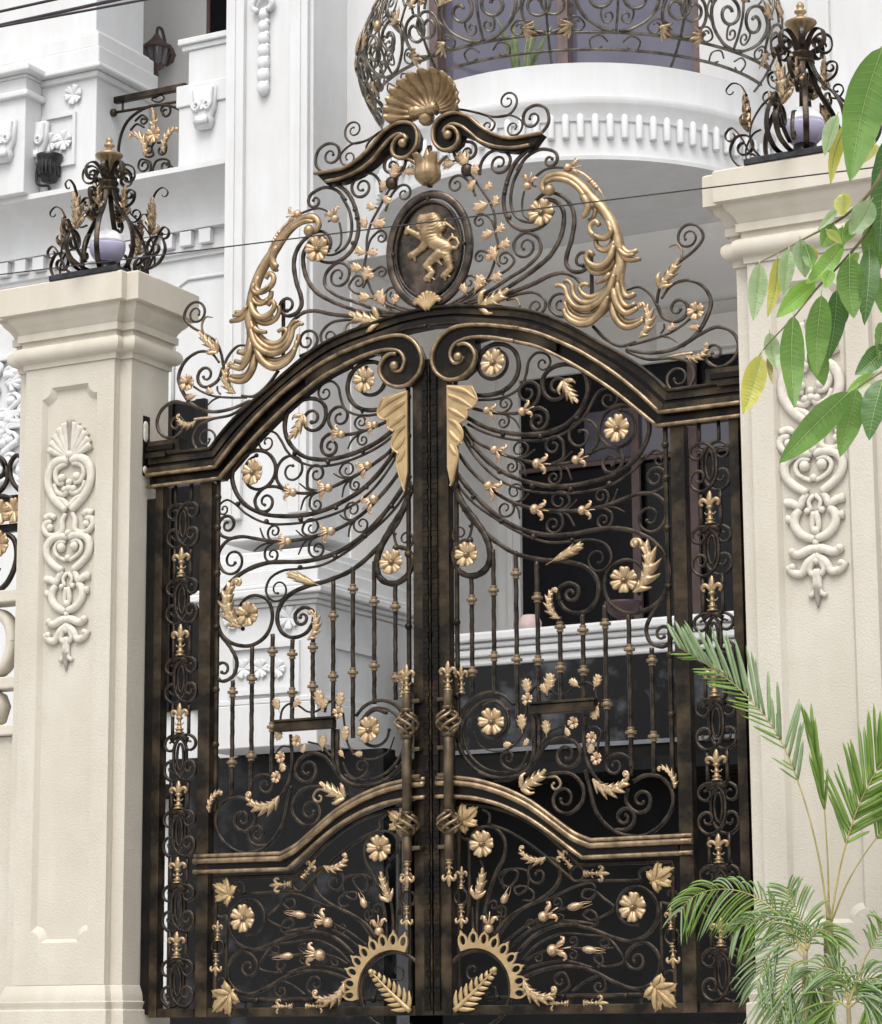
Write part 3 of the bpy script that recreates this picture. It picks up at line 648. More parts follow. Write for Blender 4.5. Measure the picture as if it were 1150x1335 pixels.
D([(560,972),(600,935),(580,885)], w=TN, end=(560,915,.9)); D([(610,962),(680,912),(740,895),(756,938)], w=TN, end=(726,940,1.05))
for p, r in [((230,330),.094), ((877,601),.098)]: flower('D', p, r, leaf, rot=random.random())

# ---- bolt handle on the meeting stile: two posts with baskets and fleurs
bx = uv('K', (566,900), -.09)[0]
hd = link('bolt_handle', None or TM['collar'], leaf, (bx, -.09, 0)) if False else None
def zK(y): return uv('K', (560, y), -.09)[1]
bm = NB()
def tubez(z0, z1, r): lathe(bm, [(r*.9, z0), (r, z0+.004), (r, z1-.004), (r*.9, z1)], (bx, -.09, 0), 12)
zb = [zK(y) for y in (270, 405, 430, 640, 660)]
q = [uv('D', (85, y), -.09)[1] for y in (175, 190, 285, 300, 385, 395)]
tubez(q[1]+.0, zb[3], .031); tubez(zb[3]-.02, zb[3]+.006, .040); tubez(q[1]-.012, q[1]+.012, .038)
for z in (zK(760), zK(1000)): box(bm, .06, bx, -.085, -.03, z-.012, z+.012, .002)
hd = wobj('bolt_handle', bm, 'handle_bronze', leaf)
for (a_, b_, c_, d_) in ((zb[1], zb[0], zb[2], zb[1]), (q[5], q[2], q[2], q[2]+.024)):
    bm = NB(); tubez(a_, b_, .029); tubez(c_-.004, d_+.004, .037); box(bm, .06, bx, -.085, -.03, (a_+b_)/2-.012, (a_+b_)/2+.012, .002); o = wobj('grip_post', bm, 'handle_bronze', None); o.parent = hd; o.location = W[o]-W[hd]
def basket(z0, z1, r):
    b = NB()
    for k in range(5):
        P = []
        for i in range(17):
            t = i/16; a = 2*pi*(k/5+.55*t); rr = .012+r*sin(pi*t)**.8; P.append(Vector((bx+rr*cos(a), -.09+rr*sin(a), z0+(z1-z0)*t)))
        sweep(b, P, .018, .018, n=6)
    o = wobj('basket', b, 'bronze', None); o.parent = hd; o.location = W[o]-W[hd]
basket(zb[3], zb[2], .062); basket(q[2], q[1], .062)
def hfleur(base, tip, s=1.0):
    o = put('fleur_de_lis', None, base, tip, None, Y=-.09, wid=s); o.parent = hd; o.location = W[o]-W[hd]
hfleur((bx, zb[0]), (bx, zK(10)), 1.0); hfleur((bx, q[5]), (bx, uv('D', (85,515), -.09)[1]), .95)
put('fleur_de_lis', 'B', (143,690), (140,562), leaf, Y=-.03, wid=.8)

# ---- the mirrored left leaf
leaf_l = copytree(leaf); leaf_l.location = (-1.70, 0, 0); leaf_l.scale = (-1, 1, 1)
tag(leaf_l, 'left gate leaf of black and gold scrolled ironwork, hung beside the fully visible pillar', 'gate leaf', 'double gate leaves')

# =================================================================== FIXED SURROUND: arch, side panels, crest
sur = empty('gate_surround', (0, 0, 0), 'dark iron arch with gold mouldings, crest and fleur-de-lis side panels framing the double gate', 'gate frame')
def both(fn):
    """build a part on the right and its mirror image on the left"""
    n0 = set(bpy.data.objects); fn(); new = [o for o in bpy.data.objects if o not in n0 and o.parent == sur]
    for o in new:
        c = copytree(o, sur); c.location.x = -o.location.x; c.scale.x = -o.scale.x
        if o.rotation_euler.y and o.data in TMset: c.rotation_euler.y = -o.rotation_euler.y
TMset = set(TM.values())
OUT = [uv('E', p, -.05) for p in [(-246,578),(-150,572),(0,578),(100,584),(200,601),(300,638),(400,690),(500,745),(600,800),(700,870),(780,945)]]
MID = [uv('E', p, -.05) for p in [(-246,655),(-150,650),(0,660),(100,668),(200,690),(300,728),(400,775),(475,820),(550,870),(650,950),(750,1043)]]
OUT[0] = (0, OUT[0][1]); MID[0] = (0, MID[0][1]); INN = list(ARC_IN); INN[0] = (0, INN[0][1])
xe = 2.10
def arch_parts():
    zo, zm, zi = OUT[-1][1], MID[-1][1], INN[-1][1]
    # stepped faces of the moulding
    lerp = lambda P, Q, t: [(a[0]+(b[0]-a[0])*t, a[1]+(b[1]-a[1])*t) for a, b in zip(P, Q)]
    band('arch_moulding', OUT, lerp(OUT, MID, .42), -.050, .05, 'brushed_iron', sur)
    band('arch_moulding', lerp(OUT, MID, .42), lerp(OUT, MID, .62), -.030, .05, 'dark_paint', sur)
    band('arch_moulding', lerp(OUT, MID, .62), MID, -.062, .05, 'brushed_iron', sur)
    band('arch_web', MID[3:], INN[3:], -.028, .045, 'stile_iron', sur)
    t = straight; e = lambda P: [P[-1], (xe, P[-1][1])]
    xo, xm, xi2 = OUT[-1][0], MID[-1][0], INN[-1][0]
    def shelf(name, z0, z1, xa, xb, y0, m):
        b = NB(); slab(b, [[(xa, z0), (xe, z0), (xe, z1), (xb, z1)]], y0, .05); wobj(name, b, m, sur, False)
    zz = lambda s: zo+(zm-zo)*s; xx = lambda s: xo+(xm-xo)*s
    shelf('arch_moulding', zz(.42), zo, xx(.42), xo, -.050, 'brushed_iron'); shelf('arch_moulding', zz(.62), zz(.42), xx(.62), xx(.42), -.030, 'dark_paint'); shelf('arch_moulding', zm, zz(.62), xm, xx(.62), -.062, 'brushed_iron')
    shelf('arch_web', zi, zm, xi2, xm, -.028, 'stile_iron')
    bead('arch_bead', [OUT, e(OUT)], .022, .03, -.058, 'brushed_iron', sur)
    bead('arch_bead', [MID[3:], e(MID)], .026, .04, -.066, 'bronze', sur); bead('arch_bead', [MID[:4]], .020, .03, -.062, 'brushed_iron', sur)
    bead('arch_bead', [INN[3:], e(INN)], .024, .04, -.055, 'bronze', sur)
    # stepped shoulder block
    p = [uv('T', q, -.05) for q in [(445,735),(445,632),(620,620)]]
    b = NB(); slab(b, [[(p[0][0], zo+.001), (p[1][0], p[1][1]), (xe, p[1][1]), (xe, zo+.001)]], -.055, .05); wobj('shoulder_block', b, 'brushed_iron', sur, False)
    b = NB(); x0, z1 = p[1][0]+.035, p[1][1]-.035; slab(b, [[(x0, zo+.03), (x0, z1), (xe, z1), (xe, zo+.03)]], -.075, -.0555)
    slab(b, [[(x0+.05, zo-.02), (x0+.05, z1-.05), (xe, z1-.05), (xe, zo-.02)]], -.090, -.0755); wobj('shoulder_block', b, 'stile_iron', sur, False)
both(arch_parts)
# volutes at the crown of the arch
def volute():
    A_ = lambda pts: [uv('A', p, -.06) for p in pts]
    outer = A_([(400,28),(200,13),(100,30),(42,80),(14,160),(30,218),(80,254),(140,246),(188,204),(206,150),(186,110),(158,96),(128,104)])
    inner = A_([(375,84),(250,66),(162,74),(112,100),(94,145),(112,182),(145,172),(150,152)])
    b = NB(); sweep(b, catmull(flat(outer, -.066), .02), .026, .045, n=10, sq=.7); wobj('volute', b, 'bronze', sur)
    b = NB(); sweep(b, catmull(flat(inner, -.062), .02), .024, .042, n=10, sq=.7); wobj('volute', b, 'bronze', sur)
    b = NB(); q = uv('A', (126,152), -.085); ball(b, (q[0], -.085, q[1]), .030, .9, 12); wobj('volute_eye', b, 'bronze', sur)
    d = A_([(560,74),(400,27),(200,16),(100,32),(44,82),(16,160),(32,216),(80,252),(140,244),(188,202),(204,150),(200,82),(250,66),(400,82),(560,128)])
    b = NB(); slab(b, [d], -.062, .02); wobj('volute_plate', b, 'stile_iron', sur, False)
both(volute)
zc = OUT[0][1]

# ---- side panels
xo0, xo1 = 1.985, 2.045
kx = (1.71+xo0)/2
def knot_pts():
    # right-opening C whose belly crosses the middle; local, centre 0, half width .125, half height .165
    return [(-.012,-.155),(.045,-.085),(.058,0),(.045,.085),(-.012,.155),(-.075,.150),(-.115,.105),(-.112,.060)]
def side_panel():
    boxo('outer_stile', 'brushed_iron', sur, xo0, xo1, -.04, .04, 0, INN[-1][1]-.003, .004)
    boxo('outer_stile', 'dark_paint', sur, xo1+.001, 2.125, -.02, .05, .02, 3.34, .004)
    boxo('panel_rail', 'brushed_iron', sur, 1.708, xo0-.001, -.03, .03, 0, .055, .003)
    cy = [ZZ(x, y, -.01) for x, y in ((926,606.5),(931,716),(935,830),(939,942),(941,1052),(943,1160),(945,1269))]
    for z in cy:
        for s in (1, -1):
            for v in (1, -1): pass
            def half(sgn):
                P = [(kx+sgn*x, z+y*.93) for x, y in knot_pts()]
                Pm = [(kx+sgn*x, z-y*.93) for x, y in knot_pts()]
                body = Pm[::-1][:-5]+P[0:] if False else None
                up = [(kx+sgn*.046, z), (kx+sgn*.036, z+.078), (kx-sgn*.012, z+.128), (kx-sgn*.066, z+.138), (kx-sgn*.114, z+.108), (kx-sgn*.119, z+.070)]
                dn = [(kx+sgn*.046, z), (kx+sgn*.036, z-.080), (kx-sgn*.012, z-.140), (kx-sgn*.066, z-.152), (kx-sgn*.116, z-.112), (kx-sgn*.119, z-.062)]
                u = spiral(up, (kx-sgn*.072, z+.078), .85, .35); d = spiral(dn, (kx-sgn*.068, z-.070), 1.0, .32)
                P = d[::-1]+u[1:]
                b = NB(); sweep(b, catmull(flat(P, -.008-.004*sgn), .012), .019, .022, taper=lambda t: 1-.4*(abs(t-.5)*2)**4); wobj('scroll', b, 'wrought_iron', sur)
        half(1); half(-1)
        b = NB(); P = [Vector((kx+.024*cos(a*pi/12), -.006, z+.085*sin(a*pi/12))) for a in range(25)]; sweep(b, P, .015, .018, n=6, cap=False); wobj('link_ring', b, 'wrought_iron', sur)
    zs_ = [INN[-1][1]+.01]+cy+[.05]
    for a, b_ in zip(zs_, zs_[1:]):
        t0 = a-(.150 if a < 3.3 else 0); t1 = b_+(.138 if b_ > .1 else 0)
        for s in (-1, 1):
            rod('upright', [(kx+s*.062, t0), (kx+s*.062, t1)], .020, -.006, (), 'wrought_iron', sur)
        if a < 3.3 and b_ > .1:
            m = (a+b_)/2
            o = link('fleur_de_lis', TM['fleur_de_lis'], sur, (kx, -.02, t1+.012), (0,0,0), (.21, .21, (t0-t1)*.93))
            b = NB(); sweep(b, flat([(kx-.062, t1-.03), (kx, t1+.004), (kx+.062, t1-.03)], -.02), .03, .03, n=8); wobj('cradle', b, 'wrought_iron', sur)
both(side_panel)
# =================================================================== CREST above the arch (parts of the surround)
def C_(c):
    return lambda pts, **k: bar(c, pts, sur, Y=k.pop('Y', -.02), m=k.pop('m', 'lit_patina_iron'), **k)
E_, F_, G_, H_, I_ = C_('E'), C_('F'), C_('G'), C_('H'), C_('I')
def crest():
    # --- long S bars either side
    H_([(100,330),(150,285),(215,275),(285,300),(345,362),(368,450),(348,600),(318,700),(312,770),(350,818),(418,822),(462,788)], w=.034, end=(424,742,.9), start=(150,400,.25), kk=.6)
    H_([(95,430),(105,370),(160,325),(235,335),(288,392),(294,480),(268,592),(200,710),(100,800),(0,872),(-150,960),(-350,1030)], w=.034, taper=(1,.7))
    H_([(420,912),(370,862),(290,832),(200,850),(100,900),(0,942),(-180,1000),(-380,1050)], w=.032, taper=(.8,.7))
    F_([(600,585),(700,556),(800,508),(890,450),(975,395),(1030,330),(1022,275),(962,248),(916,288)], w=.026, end=(966,308,1.2))
    F_([(640,572),(740,512),(820,450),(892,405),(915,372),(900,345)], w=.020, end=(872,366,1.15))
    F_([(620,570),(690,530),(740,490),(748,458)], w=.018, end=(716,466,1.1))
    F_([(852,398),(812,345),(768,328)], w=.018, end=(764,356,1.1)); F_([(835,250),(812,190),(772,166)], w=.018, end=(764,198,1.15))
    F_([(820,548),(880,535),(940,518),(1005,513),(1050,545)], w=.022, end=(1012,574,1.3))
    E_([(345,622),(290,612),(258,575),(270,535)], w=.022, end=(308,562,1.15))
    # --- twin strap that rises to the pediment
    G_([(925,530),(888,560),(838,612),(806,690),(796,770),(822,838),(880,866),(950,842),(985,790)], w=.032, taper=(1,.6), ties=[(800,725),(808,690),(818,815)])
    G_([(862,618),(830,690),(824,770),(848,818),(900,834),(950,815)], w=.024, taper=(1,.6))
    G_([(845,640),(880,590),(932,560),(985,568)], w=.026, end=(970,600,1.1))
    # --- bud chain round the top of the acanthus
    H_([(52,462),(14,430),(4,350),(18,262)], w=.016); put('flower_bud', 'H', (30,255), (72,130), sur, Y=-.03, wid=1.1)
    H_([(100,160),(165,112),(235,98),(300,100)], w=.018, start=(105,215,.4)); put('flower_bud', 'H', (295,104), (415,88), sur, Y=-.03, wid=1.1)
    H_([(380,118),(440,150),(500,205),(548,262),(582,322)], w=.020, taper=(1,.15), m='copper_gold', name='beaded_tip')
    b = NB()
    for p in ((478,188),(494,204),(509,220),(523,236)):
        q = uv('H', p, -.02); ball(b, (q[0], -.02, q[1]), .018, 1, 8)
    wobj('beaded_tip', b, 'copper_gold', sur)
    # --- vine with leaves beside the medallion
    G_([(640,625),(680,665),(715,715),(745,760),(762,810),(765,870),(775,925),(760,985),(735,1045),(690,1100),(625,1150)], w=.020, taper=(.9,.7))
    G_([(715,715),(740,700),(750,690)], w=.012); G_([(585,612),(620,602),(650,625)], w=.013)
    for bp, t in [((655,625),(632,570)), ((610,612),(566,618)), ((660,635),(705,635)), ((690,675),(662,712)), ((722,712),(752,686)), ((758,775),(772,732)), ((735,765),(680,785)), ((765,870),(800,842)), ((755,870),(712,886)), ((775,925),(820,905)),
                  ((760,950),(728,972)), ((765,975),(748,925)), ((745,1045),(790,1030)), ((730,1060),(695,1045)), ((655,1100),(635,1065)), ((690,1090),(715,1030))]:
        put('copper_leaf', 'G', bp, t, sur, 'vine_leaf', Y=-.035, wid=1.15)
    I_([(560,720),(500,670),(482,610),(535,552),(612,558)], w=.024, end=(578,618,1.2)); I_([(655,775),(668,690),(722,622),(805,604),(862,652)], w=.024, end=(790,694,1.35))
    G_([(690,735),(672,690),(640,660)], w=.020, end=(618,692,1.2))
    b = NB(); q = uv('I', (570,740), -.03); ball(b, (q[0], -.03, q[1]), .045, .8, 8); wobj('rivet_knot', b, 'wrought_iron', sur)
    # --- pediment volutes
    outer = [(1082,488),(985,508),(860,524),(760,500),(660,442),(590,384),(520,354),(440,360),(372,404),(342,480),(352,556),(402,604),(460,600),(508,560),(514,500),(482,456),(436,452),(412,490)]
    inner = [(998,572),(880,590),(760,580),(660,542),(590,484),(530,442),(470,430),(430,462),(418,505)]
    for P, w in ((outer, .034), (inner, .030)):
        b = NB(); sweep(b, catmull(flat([uv('I', p, -.07) for p in P], -.075), .015), w*.8, .045, n=10, sq=.7, taper=(.8,1)); wobj('pediment_volute', b, 'bronze', sur)
    b = NB(); q = uv('I', (438,500), -.08); ball(b, (q[0], -.08, q[1]), .032, .9, 12); wobj('volute_eye', b, 'bronze', sur)
    d = [uv('I', p, -.07) for p in [(1075,490),(985,510),(860,526),(760,502),(660,444),(590,386),(520,358),(440,364),(374,406),(346,480),(354,554),(402,602),(462,600),(512,555),(530,500),(590,520),(660,565),(760,602),(880,612),(1000,590)]]
    b = NB(); slab(b, [d], -.06, .01); wobj('pediment_web', b, 'stile_iron', sur, False)
    I_([(395,355),(450,332),(520,328),(640,350),(760,378),(855,362),(902,305)], w=.018, end=(846,272,1.35)); I_([(640,350),(715,378),(758,422)], w=.016, end=(712,440,1.15)); I_([(770,378),(870,368),(942,408)], w=.016, end=(886,452,1.2))
    I_([(1000,575),(1068,500),(1126,415),(1108,322),(1040,298),(975,330)], w=.024, end=(1016,388,1.15))
    # --- outer end of the crest
    E_([(450,660),(505,715),(575,748),(640,728)], w=.026, taper=(1,.6))
    put('acanthus_side', 'E', (650,712), (678,555), sur, 'acanthus', Y=-.045, wid=.95)
    E_([(595,765),(700,778),(800,764),(890,712),(952,622),(970,545),(932,482),(860,458),(795,482),(752,540)], w=.030, taper=(.8,.6)); E_([(735,570),(760,622),(818,640)], w=.026, end=(824,582,1.2))
    E_([(598,502),(655,488),(705,522),(735,575)], w=.022, taper=(.6,1))
    E_([(732,560),(742,500),(772,430),(835,375),(902,320),(936,270)], w=.022, end=(872,268,1.6)); E_([(838,372),(842,330),(822,300),(785,312)], w=.018, taper=(1,.4), m='bronze')
    put('acanthus', 'E', (742,490), (842,372), sur, 'acanthus', Y=-.04, wid=.65)
    E_([(612,745),(700,722),(790,690),(850,652),(890,618)], w=.018); E_([(748,694),(764,670),(764,650)], w=.014); E_([(745,704),(790,712),(822,732)], w=.014, taper=(1,.5))
    flower('E', (907,596), .062, sur, T='small_flower', Y=-.04)
    put('copper_leaf', 'E', (870,665), (922,662), sur, 'vine_leaf', Y=-.035, wid=.9); put('copper_leaf', 'E', (775,680), (812,650), sur, 'vine_leaf', Y=-.035, wid=.9)
    E_([(600,772),(690,806),(800,802),(872,822),(896,872)], w=.022, end=(826,890,1.5))
    E_([(845,748),(925,695),(1000,664),(1066,688),(1092,745),(1070,805),(1005,842),(952,812)], w=.026, end=(988,778,1.1))
    E_([(745,805),(830,786),(890,778)], w=.018, taper=(.3,1), m='copper_gold', name='beaded_tip'); put('acanthus_side', 'E', (860,790), (965,748), sur, 'acanthus', Y=-.045, wid=.95)
    flower('H', (145,415), .098, sur, Y=-.05, rot=.3)
    put('acanthus', 'F', (760,575), (900,512), sur, 'acanthus', Y=-.04, wid=.85); F_([(880,545),(925,540),(942,575)], w=.018, m='bronze')
    # --- the great acanthus spray
    hp = lambda P: [uv('H', p, -.05) for p in P]
    S = [([(200,262),(165,268),(142,228),(172,172),(250,150),(340,172),(420,232),(490,310),(560,382),(620,472),(658,570),(678,660),(688,760),(660,900)], .030, .045),
         ([(172,205),(232,182),(320,192),(400,245),(462,330),(500,380)], .020, .020), ([(440,300),(478,370),(465,430),(440,452)], .034, .018), ([(480,330),(512,395),(492,450),(462,462)], .026, .012),
         ([(605,470),(628,540),(600,588),(540,588),(492,558),(482,510),(520,476),(548,505)], .026, .018), ([(625,520),(640,560),(610,600),(560,600),(515,570)], .020, .012),
         ([(650,575),(622,640),(572,668),(524,645),(514,602)], .028, .018), ([(655,610),(630,660),(580,685),(530,662)], .020, .012),
         ([(660,650),(628,740),(580,788),(520,790),(475,760),(466,722),(492,694),(518,722)], .028, .016), ([(650,720),(610,800),(542,830),(484,818),(456,770),(460,728)], .026, .016), ([(640,700),(600,780),(540,810),(490,792)], .020, .012),
         ([(636,842),(600,882),(532,912)], .024, .014),
         ([(684,640),(740,692),(806,672)], .028, .016), ([(690,692),(752,742),(836,738)], .028, .016), ([(684,670),(745,718),(800,712)], .018, .012),
         ([(682,700),(645,850),(565,960),(482,1000),(424,978),(398,930),(432,905),(468,918)], .030, .014), ([(672,780),(622,930),(522,1032),(424,1040),(372,990),(356,915),(318,888),(300,900)], .032, .014),
         ([(662,850),(612,990),(502,1080),(396,1080),(340,1012),(318,945),(262,925),(250,940)], .032, .014), ([(646,900),(602,1040),(502,1122),(396,1122),(326,1062),(304,985)], .034, .016), ([(640,960),(592,1082),(492,1160),(404,1160),(334,1112),(308,1035)], .034, .016),
         ([(624,1000),(562,1122),(472,1192),(392,1186),(330,1142),(312,1090)], .034, .018),
         ([(690,800),(692,920),(732,998),(790,975)], .032, .020), ([(672,900),(692,1012),(742,1072),(802,1048)], .030, .016), ([(654,950),(682,1060),(742,1122),(826,1085)], .032, .016), ([(642,1000),(672,1112),(732,1172),(852,1145)], .034, .016), ([(636,1040),(662,1150),(722,1212),(792,1204),(856,1165)], .032, .016)]
    b = NB()
    for i, (P, r0, r1) in enumerate(S):
        Y = -.045-.020*(i % 3)
        sweep(b, catmull(flat(hp(P), Y), .02), r0*1.85, r0*2*.85, taper=lambda t, a=r0, c=r1: (1+(c/a-1)*t)*(.6+.4*min(1, t*6)), n=7, sq=1)
    q = uv('H', (198,258), -.06); ball(b, (q[0], -.07, q[1]), .038, .9, 10)
    wobj('acanthus_spray', b, 'old_gold', sur)
    q0, q1 = uv('H', (480,680), .0), uv('H', (490,1180), .0)
    rod('support_bar', [q0, q1], .022, .01, (), 'wrought_iron', sur)
both(crest)
# --- shell
sc = uv('I', (330,325), -.06); sx, szz = 0.0, sc[1]
bm = NB(); NRb, seg, nr = 13, 8, 10; rows = []
A0, A1 = R(-14), R(194)
for i in range(nr+1):
    t = i/nr; row = []
    for j in range(NRb*seg+1):
        u_ = j/(NRb*seg); a = A0+(A1-A0)*u_; ph = (j % seg)/seg; rib = abs(sin(pi*ph))
        Rr = (.245+.045*sin(a)**2)*(1+.05*rib*t); r = .05+(Rr-.05)*t
        row.append(bm.verts.new((sx+1.06*r*cos(a), -.02-.10*t**1.5-.060*t**.8*(rib**.8-.5)+.04*sin(pi*t), szz+r*sin(a)*.84)))
    rows.append(row)
for a, b in zip(rows, rows[1:]):
    for j in range(len(a)-1): bm.faces.new((a[j], a[j+1], b[j+1], b[j]))
bmesh.ops.recalc_face_normals(bm, faces=bm.faces)
bmesh.ops.solidify(bm, geom=bm.faces[:], thickness=.010)
wobj('shell', bm, 'old_gold', sur)
bm = NB()
P = [Vector((sx+x, -.10, szz-.01+.0*x)) for x in [-.085+.017*i for i in range(11)]]
sweep(bm, P, .085, .085, nrm=Vector((0,0,1)), taper=lambda t: .62+.6*abs(t-.5)*1.4+.18*cos(t*25), n=14, sq=1)
for s in (-1, 1):
    Q = [Vector((sx+s*.088, -.10+(.034*(1-i/22))*cos(i*.55), szz-.01+(.034*(1-i/22))*sin(i*.55))) for i in range(23)]; sweep(bm, Q, .014, .014, nrm=Vector((1,0,.01)), n=6)
ball(bm, (0, -.06, szz-.05), .055, 1, 10)
wobj('shell_hinge', bm, 'old_gold', sur)
# --- stem with tulip cup between the pediment and the medallion
zt0, zt1 = uv('I', (330,570), -.03)[1], uv('G', (520,700), -.03)[1]
rod('stem', [(0, zt1), (0, zt0)], .030, -.02, (), 'wrought_iron', sur)
bm = NB()
for k in range(6):
    a = k*pi/3+.3; cx_, cy_ = cos(a), sin(a)
    Q = catmull([Vector((.02*cx_, -.05+.02*cy_, zt1+.01)), Vector((.07*cx_, -.05+.07*cy_, zt1+.06)), Vector((.07*cx_, -.05+.07*cy_, zt1+.14)), Vector((.13*cx_, -.05+.12*cy_, zt1+.19))], .02)
    sweep(bm, Q, .085, .02, nrm=Vector((cx_, cy_, .2)).normalized(), taper=lambda t: .5+.7*sin(pi*min(1, t*.9+.1)), n=8, sq=1)
Q = [Vector((0, -.06, zt1+.05+.2*i/8)) for i in range(9)]; sweep(bm, Q, .07, .03, taper=lambda t: 1.1*sin(pi*(.2+.78*t)), n=8, sq=1)
wobj('tulip_cup', bm, 'old_gold', sur)
# --- oval medallion with the lion
mc = uv('J', (428,650), -.03); 
xr_, zr_ = .305, .382
def oval(rx, rz, n=56): return [(rx*cos(2*pi*i/n), mc[1]+rz*sin(2*pi*i/n)) for i in range(n)]
med = None
bm = NB(); slab(bm, [oval(xr_-.075, zr_-.075)], -.028, .0)
med = wobj('medallion', bm, 'lit_patina_iron', sur, False)
def sub(name, b, m, par, smooth=True):
    o = wobj(name, b, m, None, smooth); o.parent = par; o.location = W[o]-W[par]; return o
bm = NB(); P = oval(xr_-.022, zr_-.022, 80); P.append(P[0]); sweep(bm, flat(P, -.03), .052, .036, n=10, sq=.5, cap=False); sub('outer_ring', bm, 'lit_patina_iron', med)
bm = NB(); P = oval(xr_-.072, zr_-.072, 80); P.append(P[0]); sweep(bm, flat(P, -.036), .024, .04, n=8, sq=.7, cap=False); sub('inner_ring', bm, 'wrought_iron', med)
for k in range(4):
    bm = NB(); ball(bm, ((xr_-.055)*cos(k*pi/2), -.05, mc[1]+(zr_-.055)*sin(k*pi/2)), .015, 1, 6); sub('rivet', bm, 'wrought_iron', med)
# lion: one continuous relief, a height field over the union of tapering limbs
CAPS = [((350,385),70,(440,385),85),((470,395),60,(500,450),55),((440,430),88,(400,500),90),((345,420),48,(300,432),30),((305,455),24,(330,470),26),((400,520),84,(455,590),78),((455,590),76,(560,630),66),((560,640),70,(545,690),60),
        ((360,560),46,(270,510),38),((270,510),38,(200,470),30),((200,465),28,(182,500),26),((182,450),18,(205,440),18),
        ((385,580),48,(320,650),36),((320,650),34,(245,705),36),((245,705),40,(222,712),34),((258,735),20,(262,760),13),((225,730),16,(222,745),12),
        ((500,690),54,(420,760),44),((420,760),42,(372,810),38),((385,812),36,(430,868),30),((430,870),30,(392,918),34),((385,922),36,(370,935),30),((400,940),18,(402,958),12),((440,930),15,(450,940),10),
        ((560,690),52,(585,770),42),((585,770),40,(600,835),34),((600,840),32,(548,885),34),((545,892),36,(530,905),30),((550,920),16,(548,945),12),((590,905),14,(600,915),10),((615,800),16,(632,830),8),((600,740),16,(625,760),8),
        ((590,630),24,(650,640),20),((650,640),19,(680,600),18),((680,600),18,(655,550),18),((655,550),18,(610,535),17),((610,535),17,(560,585),15),((540,560),17,(500,520),15),((500,520),15,(520,450),16),((520,450),18,(560,410),20),((560,410),22,(600,440),18),((600,440),16,(640,470),10),((545,400),16,(548,362),9),((620,520),16,(606,500),10),((490,770),22,(515,800),14)]
def caph(x, z):
    h = 0
    for (a, ra, b, rb) in CAPS:
        dx, dz = b[0]-a[0], b[1]-a[1]; L = dx*dx+dz*dz
        t = max(0, min(1, ((x-a[0])*dx+(z-a[1])*dz)/L)); r = ra+(rb-ra)*t
        d2 = (x-a[0]-dx*t)**2+(z-a[1]-dz*t)**2
        if d2 < r*r: h = max(h, sqrt(r*r-d2)*(.78 if r > 60 else .95))
    return h
bm = NB(); grid = {}; st = 7
for j in range(42, 142):
    for i in range(22, 102):
        x, z = i*st, j*st; h = caph(x, z)
        if h > 0:
            mane = 1 if (z < 560 and x > 300 and x < 540) else .35
            h += mane*4*sin(x*.13+z*.20+2*sin(x*.05))+mane*2.5*sin(z*.33-x*.17)
            grid[(i, j)] = max(2, h)
k_ = .13857/190
lv = {}
for (i, j), h in grid.items():
    q = uv('J', (i*st, j*st), -.03); lv[(i, j)] = (bm.verts.new((q[0], -.026-h*.00072-.006, q[1])), bm.verts.new((q[0], -.0275, q[1])))
for (i, j) in grid:
    K = [(i, j), (i+1, j), (i+1, j+1), (i, j+1)]
    if all(k in grid for k in K): bm.faces.new([lv[k][0] for k in K]); 
bes = [e for e in bm.edges if len(e.link_faces) == 1]
idx = {v[0]: v[1] for v in lv.values()}
for e in bes:
    a, b = e.verts; bm.faces.new((a, b, idx[b], idx[a]))
bmesh.ops.delete(bm, geom=[v for v in bm.verts if not v.link_faces], context='VERTS')
bmesh.ops.smooth_vert(bm, verts=bm.verts, factor=.4, use_axis_x=True, use_axis_y=True, use_axis_z=True)
sub('lion', bm, 'old_gold', med)
# --- shell foot under the medallion
bm = NB(); q = uv('J', (425,1195), -.05); fz = q[1]
S = [([(0, fz-.01), (.07*cos(a), fz+.035+.04*sin(a)), (.098*cos(a)+.0, fz+.03+.075*sin(a)**2)], .019, .012) for a in [R(12)+R(156)*k/8 for k in range(9)]]
for s in S: sweep(bm, catmull(flat(s[0], -.065), .02), .038, .03, taper=(1,.8), n=6, sq=1)
wobj('shell_foot', bm, 'flat_gold', sur)
